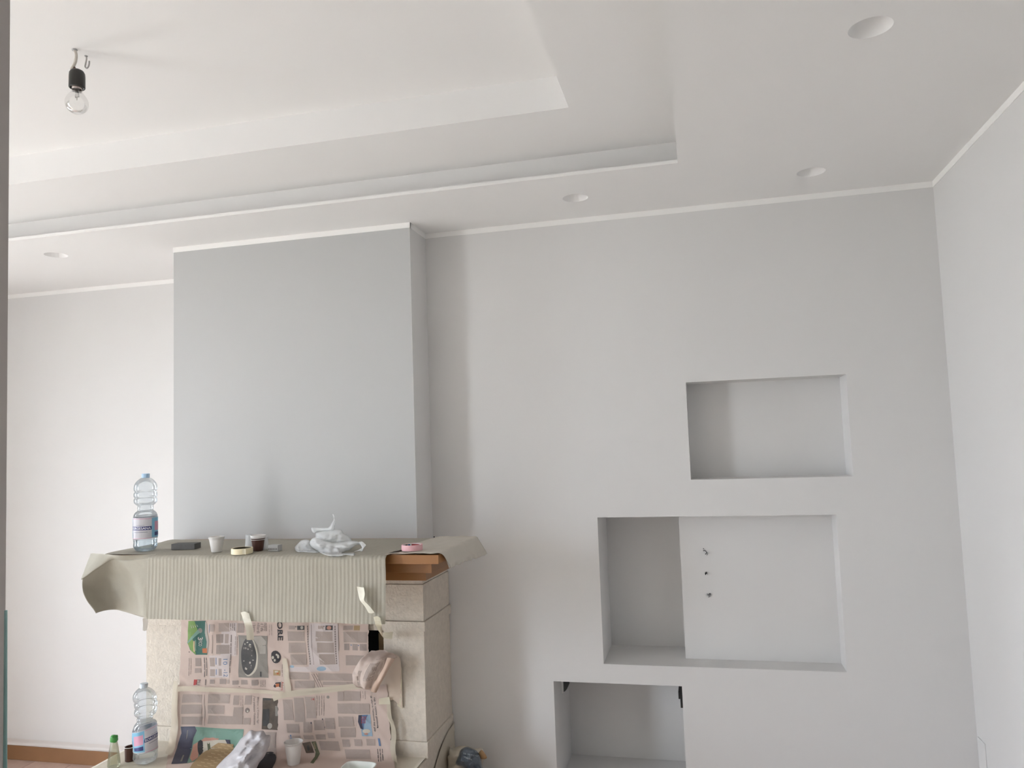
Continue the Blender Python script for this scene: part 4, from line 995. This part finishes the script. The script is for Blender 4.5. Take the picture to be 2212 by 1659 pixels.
# pink tape roll
q = pz(886, 1191, 1.2600); TL = Vector((q.x-0.004, q.y+0.030, 1.2605))
tr = tag(empty('tape_roll', TL), 'pink masking tape roll lying on the torn paper at the right end of the mantel', 'tape roll')
roll(tr, TL, 0.0375, 0.0325, 0.0200, M_tapepink, M_corewhite)
core = [o for o in tr.children if o.name.startswith('core')][0]
for (a, b, m) in ((0.35, 0.75, M_blue), (0.85, 2.0, M_red), (2.15, 2.45, M_blue), (2.5, 2.85, M_core)):
    bm = bmesh.new(); vs = []
    for j in (0.004, 0.0172): vs.append([bm.verts.new(TL+Vector((0.0306*math.cos(a+(b-a)*i/10), 0.0306*math.sin(a+(b-a)*i/10), j))) for i in range(11)])
    for i in range(10): bm.faces.new((vs[0][i+1], vs[0][i], vs[1][i], vs[1][i+1]))
    build('core_print', bm, m, core)
# small grey box with a row of dots
q = pz(587, 1193, ZP); gbx = tag(empty('grey_box', (q.x, q.y+0.008, ZP+0.0015)), 'small grey box with a row of black dots beside the brown coffee cup', 'box')
L = Vector((q.x, q.y+0.008, ZP+0.0015))
bm = bmesh.new(); box(bm, (L.x-0.0205, L.y, L.z), (L.x+0.0205, L.y+0.03, L.z+0.0235), 0.001); build('carton', bm, M_greybox, gbx)
bm = bmesh.new()
for k in range(6):
    x = L.x-0.0165+k*0.0064
    quad(bm, (x-0.0014, L.y-0.0005, L.z+0.0075), (x+0.0014, L.y-0.0005, L.z+0.0075), (x+0.0014, L.y-0.0005, L.z+0.0115), (x-0.0014, L.y-0.0005, L.z+0.0115))
build('dot_row', bm, M_black, gbx)

# white carrier bag heaped on the mantel
bg_ = tag(empty('plastic_bag', pz(715, 1200, ZP)), 'crumpled white plastic carrier bag heaped on the mantel with looped handles', 'bag')
Z = lambda zx, zy: (620+zx*0.0904, 1090+zy*0.0904)
def zp(*pts): return [Z(a, b) for a, b in pts]
bm = bmesh.new()
puff(bm, zp((690,680),(780,640),(900,620),(1060,610),(1200,590),(1310,610),(1345,680),(1430,720),(1510,800),(1550,880),(1480,960),(1300,1020),(1000,1040),(760,980),(600,880),(680,790)), 2.66, 0.050, 22, 2.2, 0.010, 36, seed=1.0, ridge=0.012, grain=0.5, rest=ZP+0.0008, ymin=2.491)
build('bag_body', bm, M_bag, bg_, smooth=True)
bm = bmesh.new()
puff(bm, zp((560,860),(620,800),(700,790),(860,840),(1000,880),(1100,900),(1350,880),(1560,870),(1700,885),(1790,940),(1700,960),(1640,970),(1560,1030),(1480,1090),(1380,1120),(1320,1160),(1600,1150),(1600,1215),(1400,1205),(1280,1235),(1130,1248),(960,1215),(820,1165),(700,1085),(590,1010),(540,930)), 2.60, 0.040, 16, 2.2, 0.008, 38, seed=2.0, ridge=0.014, grain=-0.25, rest=ZP+0.0008, ymin=2.491)
build('bag_front', bm, M_bag, bg_, smooth=True)
bm = bmesh.new()
puff(bm, zp((180,1030),(260,930),(350,850),(470,835),(540,860),(560,960),(640,1060),(760,1140),(640,1150),(420,1135),(240,1125)), 2.655, 0.030, 12, 2.0, 0.008, 42, seed=3.0, ridge=0.012, rest=ZP+0.0008, ymin=2.491)
build('bag_end', bm, M_bag, bg_, smooth=True)
bm = bmesh.new()
puff(bm, zp((580,555),(720,545),(980,545),(1060,450),(1115,360),(1105,290),(1085,235),(1105,228),(1130,270),(1128,340),(1150,400),(1135,520),(1125,600),(1060,650),(900,640),(720,650),(660,685),(605,655)), 2.66, 0.022, 9, 1.8, 0.005, 40, seed=4.0, ridge=0.006, grain=0.1)
build('bag_peak', bm, M_bag, bg_, smooth=True)
bm = bmesh.new()                                                     # handle loop
hp = [(1500,1000),(1620,945),(1720,905),(1790,930),(1835,985),(1850,1040),(1790,1080),(1700,1130),(1640,1175)]
rows = []
for k, (a, b) in enumerate(hp):
    wd = (0.006, 0.006, 0.006, 0.008, 0.010, 0.013, 0.016, 0.013, 0.010)[k]
    c = px(*Z(a, b), 2.60-0.006*k*(1 if k < 6 else 0.5)+0.004)
    rows.append([Vector((p.x, p.y, max(p.z, ZP+0.004))) for p in (c+Vector((-wd*0.4, -0.004, -wd*0.7)), c+Vector((0, -0.010, 0)), c+Vector((wd*0.5, 0.0, wd*0.7)))])
patch(bm, rows, 8, 40, disp=lambda p, u, v: Vector((0, -0.003*noise.noise(p*70), 0.002*noise.noise(p*60+Vector((3, 0, 0))))))
build('handle', bm, M_bag, bg_, smooth=True)

# white bag standing on the hearth
hb = tag(empty('plastic_bag', pz(530, 1662, HZ+0.01)), 'standing creased white plastic bag in front of the newspapers on the hearth', 'bag')
bm = bmesh.new()
puff(bm, [(538,1579),(545,1577),(552,1580),(568,1578),(572,1583),(575,1588),(584,1588),(583,1607),(577,1622),(570,1636),(560,1648),(552,1665),(548,1674),(470,1674),(466,1660),(482,1641),(500,1624),(512,1608),(520,1596),(530,1588)], 2.69, 0.055, 30, 2.4, 0.010, 26, seed=6.0, ridge=0.022, grain=0.95, rest=restz(-1.75, 2.63, 0.09, 0.0015)-0.001, slope=lambda x, y: -max(0, (y-1600))*0.0012)
build('bag_body', bm, M_bag2, hb, smooth=True)
bm = bmesh.new()
for rw in ([(540,1580,2.685),(531,1602,2.655),(522,1625,2.625),(508,1655,2.585)], [(556,1582,2.685),(548,1605,2.645),(540,1630,2.615),(526,1660,2.585)], [(567,1590,2.680),(563,1606,2.650),(553,1628,2.620),(538,1652,2.590)]):
    tube(bm, [Vector((p.x, p.y, max(p.z, HZ+0.016))) for p in (px(*q_) for q_ in rw)], [0.0015, 0.003, 0.003, 0.0015], 6)
build('crease', bm, M_bag2, hb, smooth=True)

# glazed dish at the hearth front
q = pz(776, 1655, HZ+0.04)
bm = bmesh.new()
def rrect(p, a):
    k = 1/max(abs(math.cos(a))**4+abs(math.sin(a))**4, 1e-6)**0.25
    return Vector((p.x*k*1.25, p.y*k*0.85, p.z))
lathe(bm, [(0.0005,0.0),(0.036,0.0),(0.040,0.003),(0.047,0.026),(0.0495,0.028),(0.0485,0.030),(0.0455,0.028),(0.038,0.006),(0.0005,0.005)], 48, fn=rrect)
o = build('dish', bm, M_dish, smooth=True); o.location = (q.x, q.y-0.005, restz(q.x, q.y-0.005, 0.04, 0.006)-0.0008)
tag(o, 'white glazed rectangular dish on the newspaper at the hearth front', 'dish')

# ------------------------------------------------------------------ rubbish beside the right pillar
ks = tag(empty('paper_sack', (-1.0, 3.05, 0)), 'crumpled kraft paper sack slumped on the floor against the right pillar and niche wall', 'sack')
bm = bmesh.new()
puff(bm, [(962,1664),(963,1640),(967,1622),(971,1613),(978,1617),(990,1612),(1008,1611),(1024,1617),(1041,1616),(1045,1626),(1052,1636),(1042,1650),(1046,1700),(1056,1780),(1052,1836),(964,1836),(961,1780),(962,1700)], 3.09, 0.045, 22, 3.4, 0.010, 22, seed=9.0, ridge=0.020, grain=0.7, back=0.6, rest=0.0005, xmin=SX1+0.019)
build('sack_body', bm, M_kraft, ks, smooth=True)
bm = bmesh.new()
puff(bm, [(1041,1620),(1052,1636),(1045,1640),(1036,1638),(1034,1628)], 3.01, 0.008, 5, 1.6, 0.003, 40, seed=10.0)
build('torn_flap', bm, mat('torn_kraft_edge', (0.42, 0.26, 0.13), 0.8, 0.1, 40), ks, smooth=True)
bs = tag(empty('plastic_sack', (-0.97, 3.0, 0.30)), 'slate blue printed plastic wrapper stuffed in the top of the kraft paper sack', 'wrapper')
bm = bmesh.new()
BSP = [(991,1632),(995,1620),(1007,1613),(1016,1615),(1030,1622),(1037,1634),(1041,1652),(1044,1690),(1010,1692),(1002,1660),(985,1652),(987,1640)]
puff(bm, BSP, 3.006, 0.040, 14, 2.2, 0.006, 34, seed=11.0, ridge=0.010)
sackob = build('wrapper_film', bm, M_bluesack, bs, smooth=True)
bpy.context.view_layer.update()
def sackpt(x, y):
    d = ray(x, y); o_ = Vector((0, 0, EYE)); hit, loc, nrm, _ = sackob.ray_cast(sackob.matrix_world.inverted() @ o_, (sackob.matrix_world.inverted().to_3x3() @ d).normalized())
    P = sackob.matrix_world @ loc if hit else px(x, y, 2.94)
    return P - d.normalized()*0.0025
bm = bmesh.new()
for body, x0, y0, x1, y1, h in (('sa semper', 1001, 1630.5, 1034, 1637, 5.0), ('scalda', 1000, 1636, 1020, 1643, 5.0), ('tu', 1026, 1625, 1033, 1629, 4.5)):
    text_map(bm, body, lambda a, b, x0=x0, y0=y0, x1=x1, y1=y1, h=h: sackpt(x0+(x1-x0)*a, y0+(y1-y0)*a-h*b), 0.015)
build('wrapper_lettering', bm, M_sackprint, bs)

# kraft paper taped low on the pillar's flank
bm = bmesh.new()
patch(bm, [[Vector((SX1+0.0105, Y, z)) for Y, z in r_] for r_ in (((3.19, 0.455), (3.05, 0.43), (2.92, 0.36)), ((3.19, 0.36), (3.05, 0.33), (2.90, 0.27)), ((3.19, 0.20), (3.05, 0.18), (2.90, 0.15)))], 16, 16, disp=lambda p, u, v: Vector((0.003*noise.noise(p*20), 0, 0)))
tag(build('paper_strip', bm, M_kraft, smooth=True), 'beige paper taped low on the flank of the right stone pillar', 'paper')

# ------------------------------------------------------------------ niche fittings
wlab = ('topmost of three cable stubs poking from the back panel of the middle niche', 'middle of three cable stubs poking from the back panel of the middle niche', 'lowest of three cable stubs poking from the back panel of the middle niche')
M_grey = mat('cable_grey', (0.10, 0.10, 0.10), 0.5); M_lgrey = mat('cable_light_grey', (0.36, 0.36, 0.36), 0.5)
for k, (x, y) in enumerate(((1525, 1193), (1526, 1238), (1531, 1284))):
    P = px(x, y, YP); r_ = tag(empty('cable_stub', (P.x, YP, P.z)), wlab[k], 'cable', 'cable stubs in the middle niche')
    def V(dx, dy, dz): return Vector((P.x+dx, YP-dy, P.z-dz))
    bm = bmesh.new()
    if k == 0:
        tube(bm, [V(-.010,.000,-.006), V(-.006,.010,-.010), V(.000,.016,-.007), V(.003,.016,.001), V(-.003,.014,.006)], 0.0018, 8); build('wire', bm, M_grey, r_, smooth=True)
        bm = bmesh.new(); tube(bm, [V(.004,.000,.000), V(.006,.010,.005), V(.003,.014,.009)], 0.0020, 8); build('wire', bm, M_lgrey, r_, smooth=True)
        bm = bmesh.new(); lathe(bm, [(0.0005,0),(0.002,0.001),(0.0025,0.003),(0.0005,0.004)], 10, P.x-0.009, YP-0.002, P.z+0.013); build('screw', bm, M_grey, r_, smooth=True)
    elif k == 1:
        tube(bm, [V(-.001,.0,-.002), V(-.003,.012,.000), V(-.004,.020,.004)], [0.004, 0.0035, 0.001], 8); build('wire', bm, M_black, r_, smooth=True)
        bm = bmesh.new(); tube(bm, [V(.002,.0,.000), V(.004,.012,.003)], 0.0016, 8); build('wire', bm, M_lgrey, r_, smooth=True)
    else:
        tube(bm, [V(-.008,.000,.000), V(-.003,.010,.003), V(.003,.012,.004), V(.006,.006,-.001)], 0.0028, 8); build('wire', bm, M_lgrey, r_, smooth=True)
        bm = bmesh.new(); tube(bm, [V(.004,.0,-.003), V(.005,.011,-.004)], 0.0026, 8); build('wire', bm, M_grey, r_, smooth=True)
        bm = bmesh.new(); tube(bm, [V(.0,.0,.008), V(.0,.010,.009)], 0.0016, 8); build('wire', bm, M_grey, r_, smooth=True)
# black fittings in the lowest niche
P0 = [px(1213,1475,3.40), px(1227,1475,3.47), px(1220,1489,3.43), px(1214,1494,3.40)]
bm = bmesh.new(); xw = LN[0]
def prism(bm, pts, x0, x1):
    a = [bm.verts.new((x0, p[0], p[1])) for p in pts]; b = [bm.verts.new((x1, p[0], p[1])) for p in pts]; n = len(pts)
    bm.faces.new(a); bm.faces.new(list(reversed(b)))
    for i in range(n): bm.faces.new((a[i], b[i], b[(i+1) % n], a[(i+1) % n]))
BP = [pX(x, y, xw) for x, y in ((1213,1476), (1227.5,1476), (1222,1488), (1218,1493), (1214,1495))]
prism(bm, [(BP[0].y, LN[3]-0.002), (BP[1].y, LN[3]-0.002)] + [(p.y, p.z) for p in BP[1:]], xw, xw+0.006)
r_ = tag(empty('bracket', (xw, 3.33, LN[3]-0.05)), 'black triangular bracket at the top left inside the lowest niche', 'bracket')
build('plate', bm, M_black, r_); boxobj('pale_edge', (xw, BP[0].y-0.008, BP[4].z-0.002), (xw+0.008, BP[0].y, LN[3]-0.001), M_trim, r_)
bm = bmesh.new(); xw = LN[1]
prism(bm, [(3.203, LN[3]-0.004), (3.30, LN[3]-0.004), (3.30, LN[3]-0.06), (3.23, LN[3]-0.085), (3.203, LN[3]-0.085)], xw-0.009, xw)
r_ = tag(empty('bracket', (xw, 3.25, LN[3]-0.085)), 'narrow black hinge plate at the top right edge of the lowest niche', 'bracket')
build('plate', bm, M_black, r_); boxobj('catch', (xw-0.016, 3.205, LN[3]-0.052), (xw-0.009, 3.28, LN[3]-0.024), M_black, r_, 0.002)

# ------------------------------------------------------------------ bare bulb and hook on the ceiling
bx = pz(161, 107, Z3); hxp = pz(186, 121, Z3)
pb = tag(empty('pendant_bulb', (bx.x, bx.y, Z3)), 'bare clear light bulb in a black holder hanging from a short white cord', 'light bulb')
U = lambda x, y, dy=0.0: px(x, y, bx.y+dy)
bm = bmesh.new(); lathe(bm, [(0.0005,-0.004),(0.006,-0.004),(0.0075,-0.002),(0.008,0.0)], 20, bx.x, bx.y, Z3); build('ceiling_grommet', bm, M_lgrey, pb, smooth=True)
bm = bmesh.new(); cpts = [Vector((bx.x, bx.y, Z3))] + [U(*q) for q in ((164,115),(164.5,123),(163,133),(159,142),(154,151))]
tube(bm, [spline(cpts, k/24) for k in range(25)], 0.0042, 12); build('cord', bm, mat('white_cord', (0.60, 0.56, 0.50), 0.45), pb, smooth=True)
bm = bmesh.new(); tube(bm, [U(155,150), U(151,156,-0.003), U(151,160,-0.004), U(156,157,-0.004), U(161,152,0)], 0.0018, 8); build('earth_wire', bm, M_wire, pb, smooth=True)
bm = bmesh.new(); tube(bm, [U(159,143), U(162,146,0.002), U(164,152,0.002)], 0.0018, 8); tube(bm, [U(160,144), U(159,149), U(160,153)], 0.0018, 8); build('live_wires', bm, M_wirebrown, pb, smooth=True)
top = U(165.5, 150.5); ax_b = U(167.5, 190)
hx, hy = (top.x+ax_b.x)/2, bx.y
zt, zbm = top.z, ax_b.z
bm = bmesh.new(); H = zt-zbm
lathe(bm, [(0.0005,0.0),(0.010,-0.001),(0.017,-0.005),(0.0205,-0.012),(0.0212,-0.022),(0.0214,-H+0.002),(0.0204,-H),(0.0178,-H),(0.0172,-H+0.012),(0.0005,-H+0.013)], 40, hx, hy, zt); build('lamp_holder', bm, M_socket, pb, smooth=True)
bm = bmesh.new(); lathe(bm, [(0.0005,-H+0.012),(0.0140,-H+0.012),(0.0142,-H+0.004),(0.0130,-H+0.001),(0.0134,-H-0.003),(0.0125,-H-0.004)], 32, hx, hy, zt); build('bulb_cap', bm, M_brass, pb, smooth=True)
G = [(0.0125,-H-0.002),(0.0130,-H-0.008),(0.0170,-H-0.016),(0.0240,-H-0.026),(0.0288,-H-0.036),(0.0300,-H-0.045),(0.0288,-H-0.055),(0.0245,-H-0.064),(0.0170,-H-0.071),(0.0085,-H-0.0745),(0.0005,-H-0.0752)]
bm = bmesh.new(); lathe(bm, dense(G, 4), 48, hx, hy, zt); build('bulb_glass', bm, M_bulb, pb, smooth=True)
bm = bmesh.new(); lathe(bm, [(0.0100,-H+0.004),(0.0060,-H-0.006),(0.0035,-H-0.014),(0.0030,-H-0.026),(0.0012,-H-0.036),(0.0005,-H-0.037)], 20, hx, hy, zt); build('glass_stem', bm, M_stem, pb, smooth=True)
bm = bmesh.new()
tube(bm, [(hx-0.003,hy,zt-H-0.012),(hx-0.006,hy,zt-H-0.022),(hx-0.005,hy,zt-H-0.028)], 0.0008, 6); tube(bm, [(hx+0.003,hy,zt-H-0.012),(hx+0.006,hy,zt-H-0.020),(hx+0.0065,hy,zt-H-0.028)], 0.0014, 6)
tube(bm, [(hx-0.005,hy,zt-H-0.028),(hx,hy-0.004,zt-H-0.030),(hx+0.006,hy,zt-H-0.027)], 0.0004, 6); build('filament', bm, M_grey, pb, smooth=True)
hk = tag(empty('ceiling_hook', (hxp.x, hxp.y, Z3)), 'small bent metal hook screwed into the ceiling beside the bare bulb', 'hook')
UH = lambda x, y: px(x, y, hxp.y)
bm = bmesh.new(); kp = [Vector((hxp.x, hxp.y, Z3+0.003))] + [UH(*q) for q in ((187,127),(185,138),(184,144),(187,147.5),(190.5,145),(192.5,139),(193,132))]
tube(bm, [spline(kp, k/40) for k in range(41)], 0.0021, 10); build('hook_wire', bm, M_metal, hk, smooth=True)
bm = bmesh.new(); lathe(bm, [(0.0005,-0.002),(0.004,-0.002),(0.005,0.0)], 16, hxp.x, hxp.y, Z3); build('hook_plate', bm, M_lgrey, hk, smooth=True)

# nail heads in the wall above the torn paper
for (x, y, lb) in ((939, 1159.5, 'small black nail in the wall corner just above the torn paper sheet'),):
    P = px(x, y, YN); bm = bmesh.new(); tube(bm, [Vector((P.x, YN+0.004, P.z)), Vector((P.x, YN-0.006, P.z)), Vector((P.x, YN-0.0075, P.z))], [0.0012, 0.0012, 0.003], 10)
    tag(build('nail', bm, M_black), lb, 'nail')
